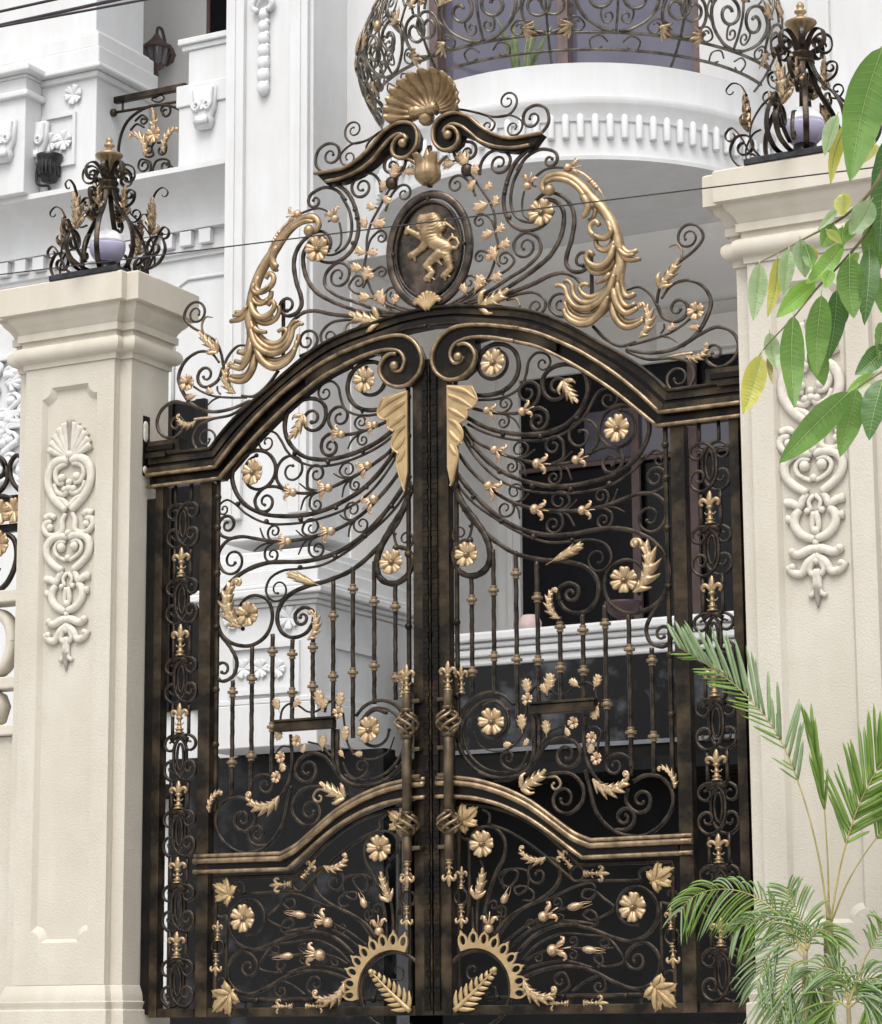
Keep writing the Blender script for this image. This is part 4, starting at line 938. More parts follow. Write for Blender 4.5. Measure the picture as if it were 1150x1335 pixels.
# =================================================================== PILLARS
PXC = 2.58
def build_pillar():
    p = empty('gate_pillar', (PXC, -.1, -.3), 'cream pillar with carved drop ornament, behind the hanging leaves and the palm', 'pillar', 'gate pillars')
    xl, xr, yb = 2.13, 3.03, .22
    def plan(o, f=-.27): return [(xl-o, yb+o), (xl-o, -.21-o), (xl+.09-o, -.21-o), (xl+.09-o, f-o), (xr-.09+o, f-o), (xr-.09+o, -.21-o), (xr+o, -.21-o), (xr+o, yb+o)]
    def loft(prof, name, m, f=-.27):
        b = NB(); rs = []
        for z, o in prof: rs.append([b.verts.new((x, y, z)) for x, y in plan(o, f)])
        for A_, B_ in zip(rs, rs[1:]):
            for i in range(8):
                j = (i+1) % 8; b.faces.new((A_[i], A_[j], B_[j], B_[i]))
        b.faces.new(rs[0][::-1]); b.faces.new(rs[-1])
        return shadeflat_angle(wobj(name, b, m, p), 28)
    loft([(-.32,.045),(.045,.045),(.05,.042),(.055,.03),(.075,.032),(.095,.042),(.10,.042),(.105,.028),(.13,.028),(.16,.022),(.20,.006),(.205,.0)], 'plinth', 'cream_render')
    loft([(.206,0),(4.249,0)], 'shaft', 'cream_render', -.238)
    zt, zb_ = ZZ(92,507,-.27), ZZ(82,1224,-.27)
    x0, x1 = 2.222, 2.938; w = .198; r = .085
    def scoop(cx, cz, a0, a1): return [(cx+r*cos(a0+(a1-a0)*i/8), cz+r*sin(a0+(a1-a0)*i/8)) for i in range(9)]
    a, b_ = PXC-w, PXC+w
    inner = scoop(a, zb_, pi/2, 0)+scoop(b_, zb_, pi, pi/2)+scoop(b_, zt, -pi/2, -pi)+scoop(a, zt, 0, -pi/2)
    b = NB(); r = .072
    a, b_, zl_, zh = PXC-w-.024, PXC+w+.024, zb_-.024, zt+.024
    front = scoop(a, zl_, pi/2, 0)+scoop(b_, zl_, pi, pi/2)+scoop(b_, zh, -pi/2, -pi)+scoop(a, zh, 0, -pi/2)
    Fv = [[b.verts.new((q[0], -.272, q[1])) for q in L] for L in ([(x0, .207), (x1, .207), (x1, 4.2485), (x0, 4.2485)], front)]
    Bv = [[b.verts.new((q[0], -.2382, q[1])) for q in L] for L in ([(x0, .207), (x1, .207), (x1, 4.2485), (x0, 4.2485)], inner)]
    fill_loops(b, Fv)
    for f_, g_ in zip(Fv, Bv):
        for i in range(len(f_)): b.faces.new((f_[i], f_[(i+1) % len(f_)], g_[(i+1) % len(f_)], g_[i]))
    wobj('face_panel', b, 'cream_render', p, False)
    tor = [(4.29+.055+.055*sin(t), .02+.05*cos(t)) for t in [-pi/2+pi*i/8 for i in range(9)]]
    loft([(4.25,.004),(4.252,.014),(4.285,.016),(4.289,.02)]+tor+[(4.401,.022),(4.435,.024),(4.437,.045),(4.485,.046),(4.487,.034),(4.51,.042),(4.54,.062),(4.565,.088),(4.585,.096),(4.605,.10),(4.607,.142),(4.788,.142),(4.80,.13)], 'capital', 'cream_smooth')
    # carved drop (crop L gives heights, local offsets are scaled from the left pillar)
    kx_ = .2546/158; Yp = -.245
    def pt(x, y):
        return ((x-318)*kx_+PXC+(y-500)*0, ZZ(83, 620+y*.2546, Yp))
    b = NB()
    def st(P, r0, r1, dep=.9):
        for s in (1, -1):
            Q = [pt(318+s*(x-318), y) for x, y in P]
            sweep(b, catmull(flat(Q, Yp-.008), .02), r0*2.3, r0*2.3*dep, taper=lambda t: (1+(r1/r0-1)*t)*(.75+.25*min(1, t*5)), n=8, sq=1)
    def bl(x, y, r, dep=1):
        for s in ((1, -1) if abs(x-318) > 3 else (1,)):
            q = pt(318+s*(x-318), y); ball(b, (q[0], Yp-.012, q[1]), r, dep, 10)
    # palmette
    for ex, ey, bx_, by_ in [(318,-275,318,-150),(345,-262,330,-140),(372,-240,338,-130),(396,-208,345,-120),(412,-172,350,-108),(420,-138,352,-98)]:
        st([(322 if bx_ > 318 else 318, -85), (bx_, by_), (ex, ey)], .010, .026)
    bl(318,-100,.03)
    # heart of volutes
    st([(322,-70),(352,-78),(392,-66),(420,-20),(424,40),(405,95),(372,140),(330,182)], .030, .024); st([(330,-55),(358,-52),(385,-30),(388,10),(370,40),(345,42)], .018, .016)
    bl(356,15,.030); bl(318,40,.024); bl(340,75,.024); st([(318,75),(345,100),(380,80),(395,40)], .020, .012); st([(320,170),(345,130),(378,112)], .022, .012); bl(318,70,.026)
    # side scrolls
    st([(334,195),(350,235),(350,285),(380,305),(420,296),(440,262),(428,232),(405,238)], .018, .020); st([(385,215),(410,200),(436,212)], .018, .022); bl(408,262,.026); bl(318,300,.026)
    # second heart
    st([(320,320),(352,312),(398,322),(424,358),(420,410),(392,450),(345,490)], .026, .022); bl(350,370,.032); st([(330,345),(362,338),(384,366),(378,400),(350,425),(325,438)], .014, .012); bl(318,425,.022)
    st([(345,490),(362,520),(372,548),(400,530),(428,525)], .018, .024); st([(320,500),(340,530),(330,570)], .014, .010)
    # loop
    st([(392,602),(424,598)], .016, .024); st([(372,560),(392,590),(394,625),(375,665),(345,688),(320,694)], .026, .022); bl(345,570,.020); st([(322,575),(330,640),(325,660)], .020, .012); bl(318,660,.026)
    bl(318,712,.020)
    st([(318,735),(350,745),(385,760),(412,742)], .026, .022); bl(405,745,.024); st([(318,770),(350,800),(375,845),(410,832),(422,805)], .024, .020); bl(408,812,.022); bl(318,740,.026); bl(318,795,.022)
    st([(318,760),(345,830),(330,860)], .022, .014); st([(318,830),(322,880),(330,935),(350,948)], .024, .012); st([(318,900),(318,960),(318,1000)], .030, .004); 
    q0, q1 = pt(318,430), pt(318,-60)
    wobj('carved_drop', b, 'cream_cast', p)
    # hinge pocket on the side that faces the gate
    return p
pil = build_pillar()
pil_l = copytree(pil); pil_l.location.x = -PXC
tag(pil_l, 'cream pillar with carved drop ornament standing clear of plants, narrow and fully visible', 'pillar', 'gate pillars')
# dark hinge pocket plate with smeared cement on the clear pillar
xs = -2.128
b = NB()
q = [onX(x, y, xs) for x, y in ((187,532),(206,556),(206,618),(187,618))]
y0, y1 = q[0].y, q[1].y
box(b, xs-.05, xs+.006, y0, .0, ZZ(187,618,-.1), ZZ(187,540,-.1), .003)
hb = wobj('hinge_bracket', b, 'dark_paint', None, False); tag(hb, 'black hinge bracket in the side of the pillar above the narrow gate panel', 'bracket')
rr = random.Random(3)
for k in range(6):
    yy, z_ = rr.uniform(y0+.02, -.05), rr.choice([ZZ(187,612,-.1)+rr.uniform(0,.12), ZZ(187,560,-.1)+rr.uniform(-.05,.05)])
    b = NB(); ball(b, (xs+.008, yy, z_), .03, 1, 7, rr.uniform(.6,1.6), .25)
    o = wobj('cement_smear', b, 'cream_cast', None); o.parent = hb; o.location = W[o]-W[hb]

# =================================================================== PILLAR LANTERNS
tmesh('acanthus_worn', 'worn_gold', f_acanth)
def build_lantern(loc):
    L = empty('pillar_lantern', loc, 'wrought iron lantern with white globe on top of the fully visible pillar', 'lantern', 'lanterns on the pillars')
    lz = Vector(loc)
    def lo(name, b, m, smooth=True): return link(name, mesh(name, b, m, smooth), L, lz)
    b = NB(); box(b, -.275, .275, -.275, .275, .0, .035, .004); box(b, -.245, .245, -.245, .245, .036, .05, .003); lo('base_plate', b, 'lamp_black', False)
    b = NB(); lathe(b, [(.085,.05),(.085,.10),(.070,.115),(.068,.155)], seg=16); lo('lamp_socket', b, 'lamp_black')
    b = NB(); lathe(b, [(.062,.148)]+[(.122*sin(a), .262-.122*cos(a)) for a in [R(26)+R(74)*i/8 for i in range(9)]], seg=24); lo('globe_lower', b, 'globe_lilac')
    b = NB(); lathe(b, [(.122*sin(a)*.998, .262-.124*cos(a)) for a in [R(100)+R(78)*i/9 for i in range(10)]], seg=24); lo('globe_cap', b, 'globe_white')
    prof = [(.15,.052),(.25,.085),(.31,.18),(.305,.29),(.245,.40),(.145,.50),(.08,.60),(.055,.68)]
    def strap(a, P, w, t, nm, m='wrought_iron', taper=(1,1)):
        d = Vector((cos(a), sin(a), 0)); n = Vector((-sin(a), cos(a), 0))
        b = NB(); sweep(b, catmull([d*r+Vector((0,0,z)) for r, z in P], .015), t, w, nrm=n, taper=taper, n=8, sq=.5); return lo(nm, b, m)
    for k in range(8): strap(pi/8+k*pi/4, prof, .036, .011, 'cage_strap')
    b = NB(); lathe(b, [(.060,.64),(.075,.65),(.075,.668),(.055,.676),(.055,.69),(.068,.70),(.068,.716),(.04,.722)], seg=16); lo('neck_collar', b, 'brushed_iron')
    for k in range(8):
        P = spiral([(.03,.715),(.06,.79),(.115,.835),(.168,.81),(.178,.755)], (.128,.752), 1.0, .3); strap(pi/8+k*pi/4, P, .036, .011, 'crown_scroll')
    for k in range(4):
        a = k*pi/2
        P = spiral([(.18,.056),(.30,.060),(.42,.10),(.465,.19),(.43,.27)], (.38,.205), 1.1, .3); strap(a, P, .032, .011, 'foot_scroll')
        P = spiral([(.24,.10),(.335,.16),(.39,.26),(.45,.335)], (.455,.285), .9, .35); strap(a, P, .026, .010, 'foot_scroll')
        P = spiral([(.255,.28),(.30,.26),(.345,.18),(.35,.13)], (.315,.12), .9, .4); strap(a+.16, P, .024, .009, 'foot_scroll')
        P = spiral([(.09,.54),(.14,.52),(.20,.55),(.215,.61)], (.175,.60), 1.1, .35); strap(a, P, .028, .010, 'neck_scroll')
        P = spiral([(.15,.43),(.20,.42),(.235,.46)], (.20,.475), .9, .35); strap(a+.2, P, .024, .009, 'neck_scroll')
        for ro, z0, h in ((.345,.30,.25), (.125,.47,.20)):
            o_ = link('acanthus', TM['acanthus_worn'], L, lz+Vector((ro*cos(a), ro*sin(a), z0)), (R(8)*0, 0, a+pi/2), (h*.72, h, h))
        P = spiral([(.35,.52),(.39,.59),(.44,.61),(.48,.575)], (.45,.565), .5, .5); strap(a, P, .022, .009, 'leaf_tip', 'brushed_iron', (1,.5))
    b = NB(); lathe(b, [(.018,.70),(.026,.81),(.038,.84),(.082,.885),(.094,.897),(.094,.907),(.050,.930),(.022,.945),(.020,.955),(.036,.968),(.036,.978),(.016,.988),(.022,1.0),(.024,1.012),(.014,1.028),(.004,1.034)], seg=20); lo('finial', b, 'old_gold')
    return L
lan = build_lantern((XX(141, 275, -.14), -.14, 4.80))
lan_r = copytree(lan); lan_r.location = (XX(1047, 120, -.14), -.14, 4.80); tag(lan_r, 'wrought iron lantern with white globe partly behind the hanging green leaves', 'lantern', 'lanterns on the pillars')
for o_ in (lan, lan_r): o_.rotation_euler.z = 0
# =================================================================== GROUND AND STREET
bm = NB()
ys = [-400, -60, -14, -9, -3.0, -1.0, 4.9, 60, 400]; zs_g = [-1.72, -1.72, -1.72, -1.70, -.32, -.10, -.06, -.06, -.06]
rows = [[bm.verts.new((x, y, z)) for x in (-400, -60, -10, 0, 10, 60, 400)] for y, z in zip(ys, zs_g)]
for a, b in zip(rows, rows[1:]):
    for i in range(6): bm.faces.new((a[i], a[i+1], b[i+1], b[i]))
g = obj('ground', bm, 'paving', None, False); struct(g)
bm = NB(); box(bm, -300, 300, -30, -11.0, -1.76, -1.712, 0); struct(wobj('road', bm, 'asphalt', None, False))
bm = NB(); box(bm, -300, 300, -10.98, -10.8, -1.76, -1.60, .01); struct(wobj('kerb', bm, 'paving', None, False))

# =================================================================== HOUSE
hs = empty('white_house', (-1.5, 6, 0), 'large white classical house with mouldings, pilasters and a round balcony behind the gate', 'house')
def hb_(name, m, x0, x1, y0, y1, z0, z1, bev=.008): return boxo(name, m, hs, x0, x1, y0, y1, z0, z1, bev)
WY = 5.2
# --- tall pilaster left of the porch
PY = 4.62
pl0, pl1 = XX(293,250,PY), XX(408,250,PY)
zP = ZZ(330,704,PY)
hb_('pilaster', 'white_paint', pl0, pl1, PY, 5.8, zP, 13)
fw = XX(320,250,PY)-pl0
hb_('pilaster_edge', 'white_paint', pl0+.03, pl0+fw, PY-.05, PY+.01, ZZ(330,676,PY), 13); hb_('pilaster_edge', 'white_paint', pl1-fw, pl1-.03, PY-.05, PY+.01, ZZ(330,676,PY), 13)
hb_('pilaster_edge', 'white_paint', pl0+fw*.45, pl0+fw*.62, PY-.065, PY-.045, ZZ(330,676,PY), 13, .004); hb_('pilaster_edge', 'white_paint', pl1-fw*.62, pl1-fw*.45, PY-.065, PY-.045, ZZ(330,676,PY), 13, .004)
xg = XX(346,60,PY)
b = NB()
for k in range(7): 
    z = ZZ(346,20+16*k,PY); ball(b, (xg, PY-.03, z), .062-.003*abs(k-5), .9, 12, 1.25); 
    ball(b, (xg+.03, PY-.03, z+.04), .03, .8, 8)
for s in (-1, 1):
    sweep(b, catmull([Vector((xg, PY-.04, ZZ(346,-8,PY))), Vector((xg+s*.06, PY-.06, ZZ(346,-2,PY))), Vector((xg+s*.10, PY-.05, ZZ(346,10,PY))), Vector((xg+s*.05, PY-.04, ZZ(346,16,PY)))], .03), .05, .05, n=8)
wobj('garland', b, 'white_cast', hs)
# --- pedestal below it
PB = 4.36
px0, px1 = XX(270,850,PB), XX(411,850,PB)
hb_('pedestal', 'white_paint', px0, px1, PB, 6.2, ZZ(350,974,PB), ZZ(350,792,PB))
for i, (o, a, c) in enumerate([(.03,792,786),(.07,786,780),(.12,780,770),(.10,770,764),(.05,764,744),(.0,744,728),(-.06,728,716)]):
    hb_('pedestal_cornice', 'white_paint', px0-o, px1+o, PB-o, 6.2, ZZ(350,a,PB)+.001, ZZ(350,c,PB), .012)
for i, (o, a, c) in enumerate([(.04,974,918),(.02,917,910)]): hb_('pedestal_base', 'white_paint', px0-o, px1+o, PB-o, 6.2, ZZ(350,a,PB), ZZ(350,c,PB))
def frame(name, m, x0, x1, z0, z1, y, w=.045, d=.03):
    b = NB(); slab(b, [[(x0, z0), (x1, z0), (x1, z1), (x0, z1)], [(x0+w, z0+w), (x1-w, z0+w), (x1-w, z1-w), (x0+w, z1-w)]], y-d, y); return wobj(name, b, m, hs, False)
frame('panel_frame', 'white_paint', XX(300,870,PB), XX(392,870,PB), ZZ(350,905,PB), ZZ(350,838,PB), PB)
for x in (305, 378):
    q = onY(x, 806, PB); link('carved_rosette', TM['white_rosette'], hs, (q.x, PB-.003, q.z), (0, x*.1, 0), (.10, .09, .10))
for x in (318, 340, 362):
    q = onY(x, 872, PB); link('carved_rosette', TM['white_rosette'], hs, (q.x, PB-.003, q.z), (0, x*.1, 0), (.085, .07, .085))
b = NB()   # frame on the side that looks to the porch
x_ = px1
box(b, x_, x_+.02, PB+.25, PB+.30, ZZ(411,905,PB), ZZ(411,840,PB), .003); box(b, x_, x_+.02, PB+.95, PB+1.0, ZZ(411,905,PB), ZZ(411,840,PB), .003); box(b, x_, x_+.025, PB+.25, PB+1.0, ZZ(411,840,PB), ZZ(411,840,PB)+.05, .003); box(b, x_, x_+.025, PB+.25, PB+1.0, ZZ(411,905,PB)-.05, ZZ(411,905,PB), .003)
wobj('panel_frame', b, 'white_paint', hs, False)
# --- wall over the porch, round balcony slab and ceiling
zs0 = 6.5
xr0, xr1 = XX(556,50,WY), XX(911,50,WY)
hb_('front_wall', 'white_paint', pl1-.02, xr0, WY, WY+.5, zs0, 13); hb_('front_wall', 'white_paint', xr1, 8, WY, WY+.5, zs0, 13); hb_('front_wall', 'white_paint', xr0+.001, xr1-.001, WY, WY+.5, zs0, 7.2, 0); hb_('front_wall', 'white_paint', xr0+.001, xr1-.001, WY, WY+.5, 9.9, 13, 0)
hb_('wall_strip', 'white_paint', XX(1056,60,WY), XX(1084,60,WY), WY-.05, WY+.01, 7.4, 13)
BC = (-1.40, WY-.02); BR = 1.70
def half_loft(prof, name, m):
    b = NB(); rs = []; n = 48
    for r, z in prof: rs.append([b.verts.new((BC[0]+r*cos(pi+pi*i/n), BC[1]+r*sin(pi+pi*i/n), z)) for i in range(n+1)])
    for A_, B_ in zip(rs, rs[1:]):
        for i in range(n): b.faces.new((A_[i], A_[i+1], B_[i+1], B_[i]))
    b.faces.new(rs[0]); b.faces.new(rs[-1][::-1])
    for i in (0, n): b.faces.new([r_[i] for r_ in rs])
    return shadeflat_angle(wobj(name, b, m, hs), 30)
bot_z = 6.5
half_loft([(1.60,6.49),(1.70,6.49),(1.705,6.52),(1.66,6.53),(1.665,6.80),(1.68,6.81),(1.69,6.86),(1.73,6.93),(1.735,6.94),(1.74,6.97),(1.70,6.975),(1.705,7.0),(1.655,7.01),(1.655,7.29),(1.63,7.30)], 'balcony_slab', 'white_paint')
for k in range(46):
    a = pi+pi*(k+.5)/46; b = NB()
    lathe(b, [(.028,0),(.030,.01),(.030,.15),(.024,.185),(.008,.20)], (BC[0]+1.685*cos(a), BC[1]+1.685*sin(a), 6.665), 8); wobj('dentil', b, 'white_cast', hs)
hb_('porch_ceiling', 'ceiling_paint', -6, 8, WY+.51, 8.3, zs0, zs0+.2, 0)
b = NB(); n = 40; r_ = 1.597; 
V = [b.verts.new((BC[0]+r_*cos(pi+pi*i/n), BC[1]+r_*sin(pi+pi*i/n), 6.505)) for i in range(n+1)]; b.faces.new(V); ret = bmesh.ops.extrude_face_region(b, geom=b.faces[:]); bmesh.ops.translate(b, verts=[v for v in ret['geom'] if isinstance(v, bmesh.types.BMVert)], vec=(0,0,.1)); wobj('balcony_soffit', b, 'ceiling_paint', hs, False)
# --- porch: side wall, back wall, window
BY = 8.0
wl0 = XX(677,640,BY); zt_w = ZZ(720,490,BY); zl = 3.0
xsd = -3.66
hb_('porch_side_wall', 'grey_wall', xsd-.3, xsd, WY+.05, BY-.001, 2.2, zs0-.001, .01)
hb_('back_wall', 'grey_wall', xsd-.25, wl0, BY, BY+.3, 2.2, zs0-.001, .004); hb_('back_wall', 'grey_wall', wl0+.001, 9, BY, BY+.3, zt_w, zs0-.001, .004)
hb_('wall_beam', 'grey_wall', XX(862,430,BY), 9, BY-.12, BY-.001, ZZ(900,462,BY), ZZ(900,418,BY))
for k in range(7):
    x = wl0-.10-.10*k
    if x > xsd+.05: hb_('reed', 'grey_wall', x-.028, x+.028, BY-.03, BY-.001, 3.2, 5.6, .01)
hb_('window_pane', 'glass_dark', wl0+.001, 9, BY+.05, BY+.10, 2.0, zt_w-.001, 0)
hb_('transom_pane', 'tinted_glass', XX(760,540,BY-.02), 9, BY+.01, BY+.045, ZZ(830,594,BY), ZZ(830,530,BY), 0)
for px in (829, 905): hb_('mullion', 'brown_frame', XX(px,640,BY-.03)-.04, XX(px,640,BY-.03)+.04, BY-.04, BY+.009, 2.0, zt_w-.001, .005)
hb_('transom', 'brown_frame', wl0+.01, 9, BY-.03, BY+.008, ZZ(830,596,BY)-.04, ZZ(830,596,BY), .005)
# --- terrace parapet with white coping over black marble
TY = 5.35
tx0 = XX(548,840,TY)
zc1, zc0 = ZZ(592,829,TY), ZZ(592,872,TY)
for i, (o, a, c) in enumerate([(.10,.70,1.0),(.07,.52,.70),(.05,.26,.52),(.02,.0,.26)]):
    hb_('coping', 'white_paint', tx0, 8, TY-o, TY+.5, zc0+(zc1-zc0)*a+.001, zc0+(zc1-zc0)*c, .02)
hb_('marble_wall', 'black_marble', tx0+.02, 8, TY, TY+.3, ZZ(880,962,TY), zc0, 0)
hb_('marble_ledge', 'slate', tx0+.02, 8, TY-.03, TY+.3, ZZ(880,968,TY), ZZ(880,962,TY)-.001, .003)
hb_('lintel', 'dark_paint', tx0+.02, 8, TY-.01, TY+.3, ZZ(880,1012,TY), ZZ(880,968,TY)-.001, .003)
# left of the terrace: pale stair wall with a dark coping
sy = 6.6
hb_('stair_wall', 'white_paint', -4.6, tx0+.9, sy, sy+.3, ZZ(500,972,sy), ZZ(500,893,sy), .01); hb_('stair_coping', 'black_marble', XX(473,885,sy), tx0+.9, sy-.03, sy+.3, ZZ(500,893,sy)+.001, ZZ(500,878,sy), .005)
# --- dark garage behind the lower half of the gate
gz = ZZ(350,976,PB)
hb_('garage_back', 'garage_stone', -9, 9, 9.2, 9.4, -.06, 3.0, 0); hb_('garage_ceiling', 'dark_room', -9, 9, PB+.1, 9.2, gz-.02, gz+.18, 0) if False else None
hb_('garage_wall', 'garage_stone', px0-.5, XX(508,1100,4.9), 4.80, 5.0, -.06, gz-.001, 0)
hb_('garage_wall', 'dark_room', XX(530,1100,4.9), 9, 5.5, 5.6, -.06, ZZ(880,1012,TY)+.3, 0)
hb_('garage_post', 'slate', XX(508,1150,5.2)-.0, XX(526,1150,5.2), 5.1, 5.3, -.06, ZZ(520,1000,5.2), .006)
hb_('porch_bounce_floor', 'ceiling_paint', xsd+.01, 8, TY+.51, BY-.13, 2.86, 2.90, 0); hb_('garage_floor_slab', 'dark_room', -9, 9, 4.9, 9.2, gz-.25 if False else 1.9, 2.0, 0)  # porch floor: pale slab added out of view to bounce light onto the ceiling
# --- left wing
LY = 5.2
def wx(x, y): return XX(x, y, LY)
def wz(x, y): return ZZ(x, y, LY)
xw1 = pl0-.001
zA = wz(280,238)      # top of cornice
hb_('wing_wall', 'white_paint', -13, xw1, LY, LY+.4, -.06, wz(291,330), .0)
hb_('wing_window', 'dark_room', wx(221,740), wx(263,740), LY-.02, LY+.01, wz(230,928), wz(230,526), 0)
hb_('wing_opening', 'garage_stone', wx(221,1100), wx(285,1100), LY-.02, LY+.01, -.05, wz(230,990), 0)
for a_ in (221, 263): hb_('window_frame', 'dark_paint', wx(a_,740)-.05, wx(a_,740)+.05, LY-.06, LY-.001, wz(230,928), wz(230,526), .005)
# cornice of the wing: cove, dentil course, fillets
zB1, zB0 = wz(291,287), wz(291,330)
def run(prof, name, m):
    b = NB(); A_ = [[b.verts.new((x, LY-o, z)) for z, o in prof] for x in (-13, xw1)]
    k = len(prof)
    for i in range(k-1): b.faces.new((A_[0][i], A_[0][i+1], A_[1][i+1], A_[1][i]))
    o = wobj(name, b, m, hs); return shadeflat_angle(o, 25)
zt_ = zA+.05
run([(zB0-.001,0),(zB0,.03),(zB0+.03,.03),(zB0+.04,.06),(zB0+.08,.06),(zB0+.085,.05),(zB1-.08,.05),(zB1-.075,.12),(zB1-.03,.13),(zB1-.025,.10)]+[(zB1+(zA-zB1)*t, .10+.26*(1-sqrt(max(0,1-t*t)))) for t in [i/10 for i in range(11)]]+[(zA+.001,.42),(zt_,.42),(zt_+.001,-.3)], 'wing_cornice', 'white_paint')
for k in range(28):
    x1 = wx(283,310)-k*.205
    hb_('dentil', 'white_cast', x1-.125, x1, LY-.115, LY-.05, zB0+.09, zB1-.085, .006)
b = NB(); sweep(b, flat([(xw1, wz(280,360)), (wx(246,364), wz(246,364)), (wx(228,378), wz(228,378)), (wx(228,378), wz(228,378)-1.5)], LY-.005), .035, .03, n=6); wobj('panel_moulding', b, 'white_paint', hs)
# block and pier left of the little balcony
by0 = 4.95
bx1 = XX(125,160,by0); bz0, bz1 = zt_, ZZ(128,86,by0)
hb_('wing_pier', 'white_paint', -13, bx1, by0, 5.8, bz0, bz1, .01)
for o, a, c in [(.04,100,92),(.10,92,86),(.06,86,62),(.03,62,42),(.0,42,38)]: hb_('pier_moulding', 'white_paint', -13, bx1+o, by0-o, 5.8+o, ZZ(128,a,by0)+.001, ZZ(128,c,by0), .014)
hb_('wing_pier', 'white_paint', -13, bx1-.04, by0+.03, 5.75, ZZ(128,40,by0), 13, .01)
xk = XX(46,120,by0-.25)
hb_('pier_block', 'white_paint', -13, XX(33,140,by0-.25), by0-.25, by0-.001, bz0, ZZ(33,100,by0-.25), .01)
for o, a, c in [(.05,126,118),(.02,100,96),(.10,96,88)]: hb_('pier_moulding', 'white_paint', -13, XX(33,140,by0-.25)+o, by0-.25-o, by0-.002, ZZ(33,a,by0-.25), ZZ(33,c,by0-.25), .014)
for x, y in ((97,124), (65,187), (84,184)):
    q = onY(x, y, by0); link('carved_rosette', TM['white_rosette'], hs, (q.x, by0-.005, q.z), (0, x*.1, 0), (.10, .09, .10))
frame('panel_frame', 'white_paint', XX(55,180,by0), XX(100,180,by0), ZZ(80,218,by0), ZZ(80,150,by0), by0, .03, .03)
def bracket(x, y, Y):
    q = onY(x, y, Y); b = NB()
    slab(b, [[(q.x-.13, q.z+.22), (q.x+.13, q.z+.22), (q.x+.12, q.z+.02), (q.x+.085, q.z-.06), (q.x+.10, q.z-.10), (q.x+.07, q.z-.17), (q.x-.07, q.z-.17), (q.x-.10, q.z-.10), (q.x-.085, q.z-.06), (q.x-.12, q.z+.02)]], Y-.07, Y)
    slab(b, [[(q.x-.055, q.z-.06), (q.x+.055, q.z-.06), (q.x+.075, q.z-.13), (q.x-.075, q.z-.13)]], Y-.095, Y-.0705)
    for s_ in (-1, 1):
        P = spiral([(q.x+s_*.115, q.z+.20), (q.x+s_*.105, q.z+.10), (q.x+s_*.10, q.z+.04), (q.x+s_*.065, q.z+.0)], (q.x+s_*.06, q.z+.045), 1.0, .3); sweep(b, catmull(flat(P, Y-.075), .02), .03, .05, n=8, sq=.8)
    wobj('carved_bracket', b, 'white_cast', hs)
    link('carved_rosette', TM['white_rosette'], hs, (q.x, Y-.072, q.z+.05), None, (.055, .05, .055))
bracket(8, 190, by0-.25); bracket(50, 192, by0-.02)
# stepped pedestal right of the little balcony
r0 = XX(240,140,LY-.1)
for x, a, c, o in [(247,108,62,.0),(240,62,55,.02),(237,55,47,.05),(235,136,108,.05),(236,225,136,.03)]: hb_('wing_pedestal', 'white_paint', XX(x,a,LY-.1), xw1, LY-.12-o, LY+.5, ZZ(260,a+3,LY-.1), ZZ(260,c+3,LY-.1), .01)
bracket(269, 146, LY-.151)
# recess behind the little balcony
hb_('recess_wall', 'grey_wall', -9, xw1-.4, 7.25, 7.5, zt_-.2, 13, 0)
hb_('recess_window', 'glass_dark', XX(278,20,7.2), xw1-.35, 7.15, 7.24, ZZ(285,48,7.2), 13, 0); hb_('recess_frame', 'brown_frame', XX(274,20,7.2), XX(278,20,7.2)-.001, 7.13, 7.24, ZZ(285,48,7.2), 13, .004)
hb_('balcony_floor', 'white_paint', -9, xw1, LY+.001, 7.24, zt_-.1, zt_-.001, 0)
# --- upper window behind the round railing
hb_('upper_window', 'tinted_glass', xr0-.05, xr1+.05, WY+.2, WY+.25, 7.2, 9.9, 0)
for px in (733,): hb_('mullion', 'brown_frame', XX(px,60,WY+.1)-.05, XX(px,60,WY+.1)+.05, WY+.10, WY+.199, 7.2, 9.9, .006)
hb_('mullion', 'brown_frame', xr0, xr0+.08, WY+.05, WY+.199, 7.2, 9.9, .006); hb_('mullion', 'brown_frame', xr1-.07, xr1, WY+.05, WY+.199, 7.2, 9.9, .006)
hb_('roof_slab', 'white_paint', -13, 9, 5.3, 9.5, 13, 13.3, 0)

# =================================================================== ROUND BALCONY RAILING
rl = empty('balcony_railing', (BC[0], BC[1]-1.2, 7.3), 'bulging wrought iron railing with gold leaves round the curved upper balcony', 'railing')
def rad(z): return 1.56+.30*max(0, sin(pi*min(1, max(0, (z-.02)/1.15))))**.8
def cyl(s, z, off=0):   # s = metres along the curve from the middle
    a = -pi/2+s/1.7; r = rad(z)+off; return Vector((BC[0]+r*cos(a), BC[1]+r*sin(a), 7.30+z))
def rbar(P, w=.022, name='scroll', m='brushed_iron', end=None, start=None, taper=(1,1), d=None):
    P = list(P)
    if end: P = spiral(P, end[:2], end[2], .28)
    if start: P = spiral(P[::-1], start[:2], start[2], .28)[::-1]
    Q = catmull([Vector((p[0], 0, p[1])) for p in P], .025); b = NB(); C3 = [cyl(p.x, p.z) for p in Q]
    mid = C3[len(C3)//2]; nrm = Vector((mid.x-BC[0], mid.y-BC[1], 0)).normalized()
    m = 'rail_metal' if m == 'brushed_iron' else m
    sweep(b, C3, w, d or w, nrm=nrm, taper=taper, n=6, sq=.6); return wobj(name, b, m, rl)
SL = 2.62
for z, w in ((.10,.026), (.21,.026), (1.12,.04)): 
    b = NB(); C3 = [cyl(-SL+2*SL*i/70, z) for i in range(71)]; sweep(b, C3, w, w, nrm=Vector((0,0,1)), n=6, sq=.6); wobj('rail', b, 'rail_metal', rl)
